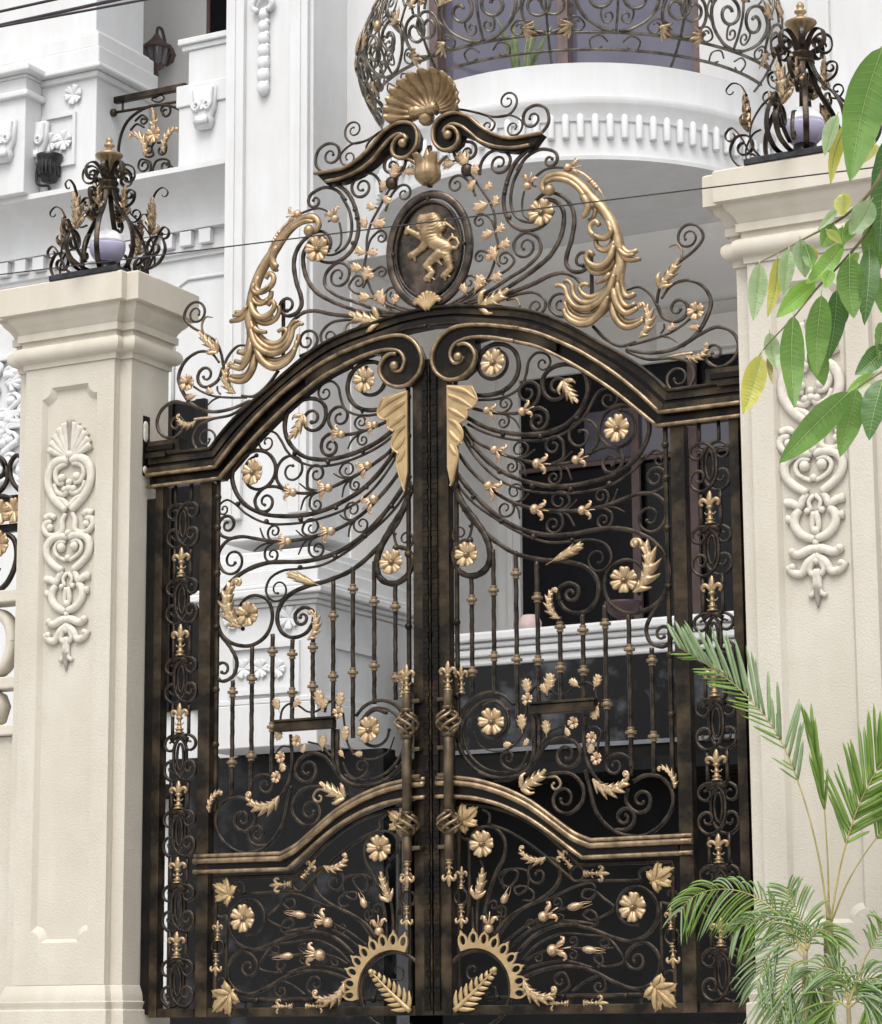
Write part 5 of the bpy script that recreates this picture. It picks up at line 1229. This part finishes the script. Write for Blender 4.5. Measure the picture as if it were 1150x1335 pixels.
def rleaf(s, z, ds, dz, wid=.5):
    b = NB()
    for k, (u_, r0) in enumerate([(-1.2,.013),(-.6,.017),(0,.020),(.6,.017),(1.2,.013)]):
        P = [(s+dz*u_*.2, z), (s+ds*.4-dz*u_*wid, z+dz*.4+ds*u_*wid), (s+ds*(1.1-.4*abs(u_))-dz*u_*wid*1.7, z+dz*(1.1-.4*abs(u_))+ds*u_*wid*1.7)]
        Q = catmull([Vector((p[0], 0, p[1])) for p in P], .04); C3 = [cyl(p.x, p.z, .02) for p in Q]
        a = -pi/2+s/1.7; sweep(b, C3, r0*2, r0, nrm=Vector((cos(a), sin(a), 0)), taper=lambda t: .6+.6*sin(pi*min(1, t+.1)) if t < .9 else .3, n=6, sq=1)
    wobj('gilt_leaf', b, 'worn_gold', rl)
for k in range(-2, 3):
    c = k*1.04
    for s in (-1, 1):
        S_ = lambda P: [(c+s*x, z) for x, z in P]
        rbar(S_([(.02,.22),(.12,.24),(.26,.34),(.30,.48),(.20,.60),(.08,.56)]), .026, end=(c+s*.14, .46, 1.1))
        rbar(S_([(.50,.22),(.40,.25),(.34,.36),(.38,.50),(.48,.54)]), .024, end=(c+s*.45, .42, 1.1))
        rbar(S_([(.30,.50),(.36,.62),(.42,.80),(.36,.96),(.24,.98)]), .026, end=(c+s*.27, .86, 1.1), taper=(.7,1))
        rbar(S_([(.06,.60),(.04,.75),(.10,.92),(.20,1.02)]), .022); rbar(S_([(.46,.56),(.44,.70),(.49,.86),(.47,1.0)]), .020, end=(c+s*.42, .96, .9))
        rbar(S_([(.10,.12),(.18,.10),(.20,.16),(.12,.19),(.06,.15)]), .014, 'link_ring')
        rleaf(c+s*.33, .26, s*.11, -.05, .3); rleaf(c+s*.31, .54, -s*.09, .11, .3); rleaf(c+s*.20, .92, s*.12, .08, .3); rleaf(c+s*.47, .60, -s*.02, .13, .25)
    for s in (-1, 1):
        S_ = lambda P: [(c+s*x, z) for x, z in P]
        for P, e in [([(.16,.60),(.24,.70),(.22,.80)], (.17,.76,1)), ([(.40,.30),(.30,.32),(.24,.26)], (.30,.27,.9)), ([(.02,.80),(.09,.78),(.12,.70)], (.07,.70,1)), ([(.40,.80),(.50,.78),(.52,.68)], (.46,.69,1)), ([(.05,.42),(.12,.36),(.10,.28)], (.07,.32,1)), ([(.22,1.02),(.32,1.06),(.40,1.0)], (.34,1.0,.9)), ([(.26,.34),(.34,.44),(.32,.54)], None), ([(.10,.92),(.22,.90),(.30,.78),(.36,.66)], None)]: rbar(S_(P), .016, 'tendril', end=(c+s*e[0], e[1], e[2]) if e else None)
    rbar([(c,.22),(c,.40),(c,.60),(c,.85),(c,1.1)], .020, 'upright'); rbar([(c+.52,-.01),(c+.52,.2),(c+.52,.5),(c+.52,1.1)], .020, 'upright')
    b = NB(); q = cyl(c, .62, .01); ball(b, q, .035, 1, 8, 1.4); wobj('knob', b, 'old_gold', rl)

# little balcony grille of the left wing
gr = empty('balcony_grille', (wx(195,225), 5.1, zt_), 'wrought iron balcony grille with a round gold leaf medallion beside the wall lamp', 'railing')
GY = 5.20
def gp(x, y): q = onY(x, y, GY); return (q.x, q.z)
def gbar(P, w=.022, name='scroll', end=None, m='brushed_iron'):
    P = [gp(*p) for p in P]
    if end: P = spiral(P, gp(*end[:2]), end[2], .3)
    b = NB(); sweep(b, catmull(flat(P, GY), .02), w, w, n=6, sq=.6); return wobj(name, b, m, gr)
b = NB(); a_, c_ = gp(150,131), gp(243,113); box(b, a_[0], c_[0], GY-.03, GY+.03, (a_[1]+c_[1])/2-.03, (a_[1]+c_[1])/2+.03, .006); wobj('handrail', b, 'brushed_iron', gr, False)
gbar([(148,147),(190,140),(240,131)], .024, 'lower_rail'); gbar([(160,130),(160,146)], .02, 'upright')
b = NB(); q = gp(148,147); ball(b, (q[0], GY, q[1]), .04, 1, 8); wobj('knob', b, 'brushed_iron', gr)
gbar([(158,225),(155,190),(165,160),(185,143),(205,137),(228,140),(242,150),(246,175),(243,210)], .026, 'hoop')
for P, e in [([(176,158),(186,150),(192,156)], (187,157,1)), ([(214,150),(210,142),(216,137)], (216,146,1.1)), ([(205,180),(198,192),(200,202)], (194,196,1.2)), ([(205,186),(216,188),(216,198)], (211,196,1.2)), ([(196,225),(196,212),(184,208)], (188,216,1.2)), ([(198,225),(204,210),(218,208)], (215,216,1.2)), ([(218,212),(230,220),(242,212)], None), ([(170,170),(178,162),(188,166)], None)]: gbar(P, .020, 'scroll', e)
gbar([(202,128),(210,124),(214,128),(208,133),(198,130),(202,126)], .014, 'link_ring')
qs = [((203,165),(202,137),.7,'acanthus'), ((190,205),(170,168),1.0,'acanthus_side'), ((216,200),(236,160),-1.0,'acanthus_side')]
for bp, tp, wd, T in qs:
    b0, t0 = gp(*bp), gp(*tp); L_ = hypot(t0[0]-b0[0], t0[1]-b0[1]); a_ = atan2(t0[0]-b0[0], t0[1]-b0[1])
    link('gilt_leaf', TM[T], gr, (b0[0], GY-.02, b0[1]), (0, a_, 0), (L_*wd*.72, L_*.8, L_*.85))
q = gp(203,177); o = link('gilt_rosette', TM['rosette'], gr, (q[0], GY-.03, q[1]), None, (.085,)*3)

# wall lantern on the recess wall
q = onY(215, 72, 7.2)
wl = empty('wall_lantern', (q.x, 7.25, q.z), 'small antique bronze wall lantern above the balcony grille', 'wall lamp')
k_ = 1.0
def wlo(name, f, m): 
    b = NB(); f(b); return link(name, mesh(name, b, m), wl, W[wl])
wlo('back_plate', lambda b: lathe(b, [(.10,0),(.10,.02),(.05,.05)], (0,0,0), 16, 'y', .06, 8), 'brown_frame')
wlo('arm', lambda b: sweep(b, catmull([Vector(p) for p in [(0,-.03,.02),(0,-.06,.16),(-.0,-.12,.26),(0,-.18,.25),(0,-.20,.17)]], .02), .028, .028, n=8), 'brown_frame')
wlo('lamp_glass', lambda b: lathe(b, [(.07,-.17),(.10,-.14),(.135,.0),(.13,.02)], (0,-.20,0), 8), 'lamp_glass')
wlo('lamp_frame', lambda b: ([sweep(b, [Vector((.075*cos(a), -.20+.075*sin(a), -.17)), Vector((.138*cos(a), -.20+.138*sin(a), .01))], .018, .018, n=6) for a in [k*pi/4+.39 for k in range(8)]], lathe(b, [(.17,.01),(.175,.03),(.10,.07),(.09,.09),(.05,.13),(.02,.18)], (0,-.20,0), 8), lathe(b, [(.015,-.29),(.03,-.26),(.02,-.22),(.08,-.175),(.08,-.165)], (0,-.20,0), 8)), 'brown_frame')
# spotlight on the ledge
q = onY(66, 228, 4.9)
sp = empty('spotlight', (q.x, 4.88, zt_), 'small black floodlight standing on the white ledge', 'spotlight')
def spo(name, f, m):
    b = NB(); f(b); return link(name, mesh(name, b, m), sp, W[sp])
hz = q.z-zt_+.08
spo('lamp_body', lambda b: [lathe(b, [(.07,hz-.15),(.085,hz-.10),(.12,hz+.08),(.125,hz+.10),(.10,hz+.10)], seg=18)]+[box(b, .09*cos(a)-.012, .09*cos(a)+.012, .1*sin(a)-.012, .1*sin(a)+.012, hz-.10, hz+.095, .002) for a in [k*pi/8 for k in range(16)]], 'lamp_black')
spo('bracket', lambda b: sweep(b, catmull([Vector(p) for p in [(-.13,0,hz+.02),(-.15,0,hz-.06),(-.12,0,hz-.16),(0,0,max(.01,hz-.2)),(0,0,0)]], .02), .025, .02, n=6), 'lamp_black')

# pots on the terrace coping
q = onY(691, 795, TY+.25); zz0 = zc1+.001
b = NB(); lathe(b, [(.05,0),(.10,.02),(.15,.09),(.16,.17),(.13,.25),(.10,.29),(.085,.29)], seg=18)
o = link('clay_pot', mesh('clay_pot', b, 'pink_clay'), None, (q.x, TY+.25, zz0), None, (.62,.62,.55)); tag(o, 'round pinkish pot standing on the white coping in front of the dark window', 'pot')
q = onY(812, 780, TY+.25)
b = NB(); lathe(b, [(.11,0),(.13,.02),(.13,.05),(.08,.07),(.08,.11),(.17,.16),(.23,.24),(.25,.30),(.25,.33),(.21,.33)], seg=20)
o = link('pedestal_bowl', mesh('pedestal_bowl', b, 'plum_clay'), None, (q.x, TY+.25, zz0), None, (.62,.62,.62)); tag(o, 'dark red footed planter bowl on the white coping behind the right gate leaf', 'planter')
# snake plant on the balcony
q = onY(682, 95, WY-.9)
sn = empty('snake_plant', (q.x, WY-.9, 7.301), 'potted snake plant with yellow edged leaves behind the curved railing', 'plant')
b = NB(); lathe(b, [(.10,0),(.14,.16),(.15,.16),(.15,.19),(.12,.19)], seg=16); link('plant_pot', mesh('plant_pot', b, 'plum_clay'), sn, W[sn])
rr = random.Random(5)
for k in range(9):
    a = rr.uniform(0, 2*pi); h = rr.uniform(.35, .62); ln = rr.uniform(.05, .22); b = NB()
    P = [Vector((.04*cos(a)+ln*cos(a)*t**1.5, .04*sin(a)+ln*sin(a)*t**1.5, .15+h*t)) for t in [i/8 for i in range(9)]]
    sweep(b, P, .06, .012, nrm=Vector((cos(a+1.2), sin(a+1.2), .1)).normalized(), taper=lambda t: .7+.5*t if t < .5 else .95*(1-(t-.5)*2)**.7+.02, n=6, sq=1); link('leaf', mesh('leaf', b, 'snake_leaf'), sn, W[sn])
# =================================================================== NEIGHBOURING FENCE, LEFT OF THE CLEAR PILLAR
fx0, fx1 = -5.6, -3.06
fe = empty('garden_fence', (-4.3, 0, -.3), 'fence of black ironwork with gold rosettes above a pierced cream wall, left of the pillar', 'fence')
FYY = .02
def fz(y): return ZZ(12, y, FYY)
boxo('wall_base', 'cream_render', fe, fx0, fx1, -.08, .12, -.32, fz(962), .01)
boxo('coping', 'cream_smooth', fe, fx0, fx1, -.12, .16, fz(962)+.001, fz(948), .01)
boxo('coping', 'cream_smooth', fe, fx0, fx1, -.06, .10, fz(900)+.001, fz(884), .01)
boxo('coping', 'cream_smooth', fe, fx0, fx1, -.08, .12, fz(788), fz(772), .01)
xq = lambda x, y: XX(x, y, FYY)
rs = (xq(17,820)-xq(-12,820)); rc = (fz(800)-fz(875))/2
for i in range(3):
    cx_ = xq(-4,830)-i*(rs*1.55+.1); b = NB()
    P = [(cx_+rs*.75*cos(a*pi/18), (fz(800)+fz(875))/2+rc*1.02*sin(a*pi/18)) for a in range(37)]
    sweep(b, flat(P, .02), .075, .12, n=8, sq=.6, cap=False); wobj('pierced_ring', b, 'cream_smooth', fe)
    b = NB(); lathe(b, [(.03,fz(946)),(.08,fz(940)),(.11,fz(920)),(.08,fz(905)),(.04,fz(901))], (cx_, .02, 0), 14); wobj('baluster_ball', b, 'cream_smooth', fe)
b = NB(); slab(b, [[(fx1-.10, fz(884)), (fx1, fz(884)), (fx1, fz(788)), (fx1-.10, fz(788))]], -.04, .08); wobj('end_post', b, 'cream_smooth', fe, False)
for a, c in ((655,647), (694,684)): boxo('rail', 'dark_paint', fe, fx0, fx1, -.01, .05, fz(a), fz(c), .004)
for x in (6, 24, -12, -32, -52):
    o = link('rosette', TM['rosette'], fe, (xq(x,669), -.02, fz(669)), None, (.09,)*3)
o = link('rosette', TM['rosette'], fe, (xq(4,710), -.02, fz(710)), None, (.095,)*3)
def fbar(P, end=None, w=.03):
    P = [(xq(*p), fz(p[1])) for p in P]
    if end: P = spiral(P, (xq(*end[:2]), fz(end[1])), end[2], .3)
    b = NB(); sweep(b, catmull(flat(P, .0), .02), w, w, n=8); wobj('scroll', b, 'wrought_iron', fe)
fbar([(-20,600),(-6,594),(8,606),(12,625),(2,640)], (-2,612,1.1)); fbar([(34,602),(24,596),(16,606),(18,628),(30,645)]); fbar([(-12,648),(4,646),(20,652)])
fbar([(-26,702),(0,694),(20,704),(24,730),(12,760),(-6,774)], None, .034); fbar([(-14,720),(-8,735),(2,742)], None, .024)
for x in (-60, -30, 30): fbar([(x,574),(x,770)], None, .026)
# carved plaster on the wing wall behind the fence
pr = NB(); rr = random.Random(11)
for k in range(26):
    x, y = rr.uniform(-20, 34), rr.uniform(470, 640); q = onY(x, y, LY)
    a = rr.uniform(0, 6.3); P = spiral([(q.x-.16*cos(a), q.z-.16*sin(a)), (q.x-.02, q.z-.09), (q.x+.09, q.z)], (q.x, q.z), .8, .35)
    sweep(pr, catmull(flat(P, LY-.03), .03), .06, .08, n=6, sq=1, taper=(1,.5)); ball(pr, (q.x, LY-.03, q.z), .05, 1, 8)
wobj('carved_panel', pr, 'white_cast', hs)
for a, c in ((545,536), (560,552), (470,462)): hb_('wall_moulding', 'white_paint', -13, XX(60,550,LY), LY-.06, LY, ZZ(20,a,LY), ZZ(20,c,LY), .01)

# =================================================================== CABLES
def cable(name, p0, p1, Y, r, label, cat='cable', ext=1.5, sag=.0, group=None):
    a, b_ = onY(*p0, Y), onY(*p1, Y); d = b_-a; a = a-d*ext; b_ = b_+d*ext
    b = NB(); n = 60
    sweep(b, [a.lerp(b_, i/n)+Vector((0, 0, -sag*4*(i/n)*(1-i/n)+sag)) for i in range(n+1)], r*2, r*2, n=6, sq=1)
    o = wobj(name, b, 'cable_black', None); return tag(o, label, cat, group)
cable('overhead_wire', (0,358), (1150,217), -1.3, .0042, 'single thin dark wire strung straight across the gate crest and lion medallion')
cable('overhead_cable', (0,15), (68,0), -3.2, .008, 'black overhead cable nearest the top left corner, highest of the cables', group='overhead cables', ext=14)
cable('overhead_cable', (0,33), (150,0), -3.2, .010, 'thickest black overhead cable crossing the top left corner', group='overhead cables', ext=8)
cable('overhead_cable', (30,29), (186,0), -3.3, .007, 'black overhead cable lowest and furthest right in the top left corner', group='overhead cables', ext=8)

# =================================================================== HANGING BRANCH (foreground, upper right)
def at(px, py, dep):
    d = ray(px, py); return CAM + d*(dep/FPX)
DB = 9.0
tree = empty('street_tree', (0,0,0), 'leafy branch with long drooping green and yellowish leaves hanging in front of the right pillar', 'tree')
base = at(1500, 1335, DB); base.z = -1.0
tree.location = base; W[tree] = Vector(base)
b = NB()
sweep(b, catmull([base-Vector((0,0,.5)), base+Vector((.05,.1,1.5)), at(1480,500,DB), at(1440,60,DB), at(1480,-500,DB+.4), at(1520,-900,DB+.8)], .08), .22, .22, nrm=Vector((.3,-1,.1)), taper=(1.2,.35), n=10, sq=1); wobj('trunk', b, 'bark', tree)
b = NB()
def tw(P, r0, r1): sweep(b, catmull([at(x, y, DB+dz) for x, y, dz in P], .02), r0*2, r0*2, nrm=FW, taper=(1, r1/r0), n=6, sq=1)
tw([(1450,60,0),(1330,40,0),(1230,90,-.02),(1160,205,0),(1135,250,.0),(1098,284,.03),(1045,313,.05),(985,345,.03)], .015, .0025)
tw([(1240,85,0),(1185,190,.05),(1148,268,.06),(1128,306,.05),(1098,342,.03),(1065,376,.0),(1035,413,-.03),(1000,450,-.03),(985,470,-.03)], .010, .002)
tw([(1440,100,0),(1330,300,-.1),(1220,440,-.1),(1150,484,-.1),(1115,508,-.1),(1075,545,-.1)], .013, .0022); tw([(1330,40,0),(1220,20,-.08),(1150,62,-.1),(1110,130,-.1)], .012, .002)
wobj('limb', b, 'twig', tree)
rl_ = random.Random(21)
def leaf3(bx, by, tx, ty, wpx, m, dep=0, bow=None, tw_=None):
    d0 = DB+dep+rl_.uniform(-.05,.05); P0 = at(bx, by, d0); P1 = at(tx, ty, d0-rl_.uniform(-.02,.08))
    ax = P1-P0; L = ax.length; ax.normalize(); ang = (rl_.uniform(-.55,.55) if tw_ is None else tw_)
    wv = ax.cross(FW).normalized(); nv = wv.cross(ax).normalized()
    wv, nv = wv*cos(ang)+nv*sin(ang), nv*cos(ang)-wv*sin(ang)
    wd = .92*wpx/FPX*d0/2/max(.75, cos(ang)); bw = (rl_.uniform(-.12,.15) if bow is None else bow*1.8)*L
    bm = NB(); n, k = 18, 3; rows = []
    ph = rl_.uniform(0,6)
    for i in range(n+1):
        t = i/n; hw = wd*(sin(pi*min(1, t**.86*1.0))**.72)*(1-.28*t) if 0 < t < 1 else .0006
        hw *= 1.13
        c = P0+ax*(L*t)+nv*bw*sin(pi*t)+wv*(.05*L*sin(pi*t+ph)*.4)
        row = []
        for j in range(-k, k+1):
            s = j/k; row.append(bm.verts.new(c+wv*hw*s+nv*(-.26*hw*abs(s)+.05*hw*sin(t*34+abs(s)*3)*abs(s))+nv*(.03*hw if j == 0 else 0)))
        rows.append(row)
    for A_, B_ in zip(rows, rows[1:]):
        for j in range(2*k): bm.faces.new((A_[j], A_[j+1], B_[j+1], B_[j]))
    nf0 = len(bm.faces)
    for i in range(2, 15):     # side veins
        t = i/17; hw = wd*(sin(pi*t**.86)**.72)*(1-.28*t)*1.05; c = P0+ax*(L*t)+nv*bw*sin(pi*t)+wv*(.05*L*sin(pi*t+ph)*.4)
        for s in (-1, 1): sweep(bm, [c+wv*hw*s*u+ax*(L*.055*u)+nv*(-.26*hw*u+.05*hw*sin(t*34+u*3)*u)-FW*.0012 for u in (0,.45,.9)], .0016, .0012, nrm=FW, taper=(1,.5), n=4, sq=1)
    sweep(bm, [P0+ax*(L*t)+nv*(bw*sin(pi*t)-.0)+wv*(.05*L*sin(pi*t+ph)*.4)-nv*.001 for t in [i/12 for i in range(-1, 13)]], .0045, .004, nrm=FW, taper=(1,.3), n=5, sq=1)
    nf = len(bm.faces)
    bm.faces.ensure_lookup_table()
    for f_ in bm.faces[nf0:]: f_.material_index = 1
    wobj('leaf', bm, [m, 'leaf_vein'], tree)
g_, d_, br, pa, ye, bn = 'leaf_green','leaf_deep','leaf_bright','leaf_pale','leaf_yellow','leaf_brown'
for a in [(1153,62,1106,236,62,g_,-.15,.04,.1),(1104,160,1083,240,20,ye),(1092,150,1075,203,20,pa),(1140,186,1120,216,22,ye),(1156,180,1147,330,44,d_),(989,344,983,418,28,pa,0,.02,.1),(1013,336,1002,413,19,ye),(1028,326,1022,385,24,pa),(1044,312,1049,362,29,pa,0,.02,.1),(1050,318,1058,352,18,g_),
          (1087,293,1072,323,28,g_),(1100,318,1050,369,26,br),(1107,336,1114,415,42,g_,-.03,.03,.2),(1132,324,1128,424,30,d_,.05),(1062,368,1012,414,30,br),(1050,378,1020,408,24,d_,.04),(1069,385,1066,492,37,g_,-.04,.03,.05),(1090,378,1081,470,30,d_,.04),(1037,412,1033,532,36,g_,-.04,.05,.1),
          (1004,434,1012,482,24,pa),(993,464,968,540,34,ye,-.03,.04,.1),(1000,466,1008,500,9,bn),(1062,448,1073,503,28,g_,.06),(1150,494,1135,574,36,d_,-.1),(1116,507,1096,596,37,g_,-.12,.04,.1),(1108,512,1015,603,42,g_,-.14,.05,.25),(1140,487,1104,511,16,br,-.1),(1158,452,1114,488,30,d_,-.08),(1128,462,1156,452,16,br),
          (1136,262,1108,306,34,pa,.02),(1100,252,1099,282,22,ye),(1092,272,1066,300,12,pa),(1141,286,1142,362,34,g_,.03),(1112,285,1104,315,22,br),(1098,296,1098,322,20,br),(1078,300,1098,318,14,ye),(1120,330,1098,352,16,br),(1060,322,1060,345,14,ye),(1126,410,1120,365,16,d_,.06),(1084,352,1076,376,18,br),(1100,396,1092,430,22,d_,.06),(1148,362,1160,420,30,g_,.03),(1150,420,1146,470,28,g_,.05)]: leaf3(*a)
# crown of the tree itself, beyond the frame
for k in range(140):
    x, y = rl_.uniform(1230, 1900), rl_.uniform(-1000, 420); 
    leaf3(x, y, x+rl_.uniform(-40,40), y+rl_.uniform(60,120), 36, rl_.choice([g_, d_, br, g_]), rl_.uniform(-.5,.6)) if False else None

# =================================================================== PALMS IN FRONT OF THE RIGHT PILLAR
def palm(name, loc, label):
    o = empty(name, loc, label, 'palm', 'palms by the right pillar'); return o
PYY = -.85
def frond(par, pts, lens, n, m, start=.35, droop=.3, w=.018, side=1.0, dy=0, seed=1, spread=1.0, stemw=.012, lower=1.0, m2=None):
    """rachis through pixels on the plane y=PYY+..., leaflets of length lens both sides"""
    r_ = random.Random(seed); Q = catmull([onY(p[0], p[1], PYY+dy+(p[2] if len(p) > 2 else 0)) for p in pts], .02); b = NB()
    sweep(b, Q, stemw, stemw, taper=(1,.25), n=6, sq=1); wobj('stalk', b, 'palm_stalk', par); b = NB(); N = len(Q)
    for i in range(n):
        t = start+(1-start)*(i+.5)/n; j = min(N-2, int(t*(N-1))); p = Q[j]; ax = (Q[j+1]-Q[max(0, j-1)]).normalized()
        L = lens*(.55+.6*sin(pi*min(1, ((t-start)/(1-start))*.85+.15)))*r_.uniform(.85,1.1)
        for s in (-1, 1):
            sd = ax.cross(Vector((0,-1,0))).normalized()*s
            if side == 0 and s < 0: continue
            fwd = .75+.5*t; up_ = (sd.z > 0)
            LL_ = L*(1 if up_ else lower)*(1 if r_.random() > .06 else .5)
            if not up_ and lower < 1 and r_.random() < .25: continue
            v = (sd*spread+ax*fwd+Vector((r_.uniform(-.1,.1), r_.uniform(-.45,.3), 0))).normalized()
            P = [p+v*LL_*u+Vector((0,0,-droop*LL_*u*u)) for u in [k/8 for k in range(9)]]
            nrm = Vector((r_.uniform(-.5,.5), -1, r_.uniform(-.2,.6))).normalized()
            nf_ = len(b.faces); sweep(b, P, w*(1 if up_ or lower == 1 else .5), .0022, nrm=nrm, taper=lambda u: (.45+.75*sin(pi*min(1, u*.8+.12)))*(1 if u < .97 else .15), n=4, sq=.6)
            if m2 and (up_ if lower < 1 else r_.random() < .3):
                b.faces.ensure_lookup_table()
                for f_ in b.faces[nf_:]: f_.material_index = 1
    wobj('frond', b, [m, m2] if m2 else m, par)
def stem(par, pts, w0, w1, m='palm_stem', dy=0):
    Q = catmull([onY(p[0], p[1], PYY+dy) for p in pts], .03); b = NB(); sweep(b, Q, w0, w0, taper=(1, w1/w0), n=10, sq=1)
    wobj('trunk', b, m, par)
b0 = onY(1076, 1390, PYY)
pa1 = palm('palm', (b0.x, PYY, -.2), 'taller slim palm with upright fronds on a bare stem before the right pillar')
stem(pa1, [(1072,1420),(1077,1335),(1081,1260),(1080,1205)], .060, .052)
stem(pa1, [(1080,1240),(1081,1205),(1079,1175)], .052, .020)
frond(pa1, [(1080,1200),(1068,1120),(1046,1035),(1012,955),(966,900),(918,864),(884,843)], .29, 28, 'palm_green', .38, .0, .022, seed=3, dy=-.05, spread=.7, lower=.55, m2='palm_pale')
frond(pa1, [(1081,1195),(1079,1120),(1072,1030),(1056,950)], .22, 9, 'palm_green', .55, -.25, .020, seed=4, spread=.12)
frond(pa1, [(1083,1200),(1098,1120),(1120,1050),(1146,1000),(1176,960)], .34, 26, 'palm_green', .36, .10, .021, seed=5, dy=-.05, spread=.8)
frond(pa1, [(1084,1202),(1108,1145),(1150,1084),(1210,1030)], .28, 18, 'palm_green', .62, .15, .021, seed=6)
b1 = onY(1040, 1390, PYY-.1)
pa2 = palm('palm', (b1.x, PYY-.1, -.2), 'low bushy palm with dense arching fronds over the pillar base')
stem(pa2, [(1052,1420),(1052,1320),(1050,1240)], .036, .024, dy=-.1)
for i, (pts, ln, n, m, dr) in enumerate([([(1050,1245),(1018,1195),(975,1165),(930,1160),(900,1172),(886,1190)], .20, 32, 'palm_green', .55), ([(1052,1240),(1020,1205),(985,1200),(955,1215)], .17, 20, 'palm_pale', .6), ([(1050,1250),(1022,1225),(1000,1250),(985,1290)], .18, 18, 'palm_pale', .5),
        ([(1052,1250),(1030,1260),(1016,1300),(1012,1345)], .20, 20, 'palm_pale', .55), ([(1052,1240),(1046,1205),(1032,1175),(1026,1155)], .22, 18, 'palm_green', .3), ([(1052,1240),(1064,1212),(1080,1215),(1096,1235)], .16, 18, 'palm_green', .6),
        ([(1052,1250),(1046,1290),(1052,1330)], .22, 20, 'palm_pale', .5)]): frond(pa2, pts, ln, n, m, .12, dr, .011, dy=-.1, seed=30+i, m2='palm_pale' if m == 'palm_green' else 'palm_green')
b2 = onY(1120, 1395, PYY-.15)
pa3 = palm('palm', (b2.x, PYY-.15, -.2), 'small pale palm with fine drooping leaflets in the bottom right corner')
stem(pa3, [(1110,1420),(1108,1350),(1106,1310)], .032, .022, dy=-.15)
for i, (pts, ln, n, m, dr) in enumerate([([(1106,1310),(1098,1275),(1075,1262),(1050,1275)], .19, 24, 'palm_pale', .6), ([(1106,1312),(1118,1280),(1140,1275),(1170,1300)], .23, 28, 'palm_pale', .6), ([(1106,1315),(1128,1300),(1150,1315),(1165,1345)], .23, 22, 'palm_green', .5), ([(1106,1315),(1092,1305),(1080,1325),(1074,1350)], .24, 18, 'palm_green', .5),
        ([(1106,1312),(1128,1250),(1142,1225),(1150,1208),(1150,1196)], .20, 12, 'palm_green', .5), ([(1106,1315),(1112,1290),(1130,1296),(1140,1330)], .28, 22, 'palm_pale', .5)]): frond(pa3, pts, ln, n, m, .15 if i != 4 else .6, dr, .011, dy=-.15, seed=60+i, m2='palm_green' if m == 'palm_pale' else 'palm_pale')
bm = NB(); box(bm, 1.9, 4.2, -1.5, -.32, -.5, -.12, .01); pb = wobj('planting_bed', bm, 'soil', None, False); struct(pb)

# =================================================================== LIGHT
wd = bpy.data.worlds.new('World'); SC.world = wd; wd.use_nodes = True; nt = wd.node_tree
bg = nt.nodes['Background']; sk = nt.nodes.new('ShaderNodeTexSky'); sk.sky_type = 'NISHITA'; sk.sun_disc = False
SE, SA = R(58), R(12)       # sun height; azimuth measured from the gate's normal, negative = to the left
sd = Vector((sin(SA)*cos(SE), -cos(SA)*cos(SE), sin(SE)))
hs_ = nt.nodes.new('ShaderNodeHueSaturation'); hs_.inputs['Saturation'].default_value = .22
sk.sun_elevation = SE; sk.sun_rotation = atan2(sd.x, sd.y); sk.dust_density = 4.0; sk.air_density = 1.2; sk.ozone_density = .6
nt.links.new(sk.outputs['Color'], hs_.inputs['Color']); nt.links.new(hs_.outputs['Color'], bg.inputs['Color']); bg.inputs['Strength'].default_value = .15
sl = bpy.data.lights.new('sun', 'SUN'); sl.energy = .9; sl.angle = R(34); sl.color = (1, .965, .92)
so = bpy.data.objects.new('sun', sl); COL.objects.link(so); so.rotation_euler = (-sd).to_track_quat('-Z', 'Y').to_euler(); so.location = (0, -6, 12)
vs = SC.view_settings; vs.view_transform = 'Standard'; vs.look = 'None'; vs.gamma = 1; vs.use_curve_mapping = False; vs.exposure = .72
SC.cycles.max_bounces = 8; SC.cycles.diffuse_bounces = 4; SC.cycles.glossy_bounces = 4
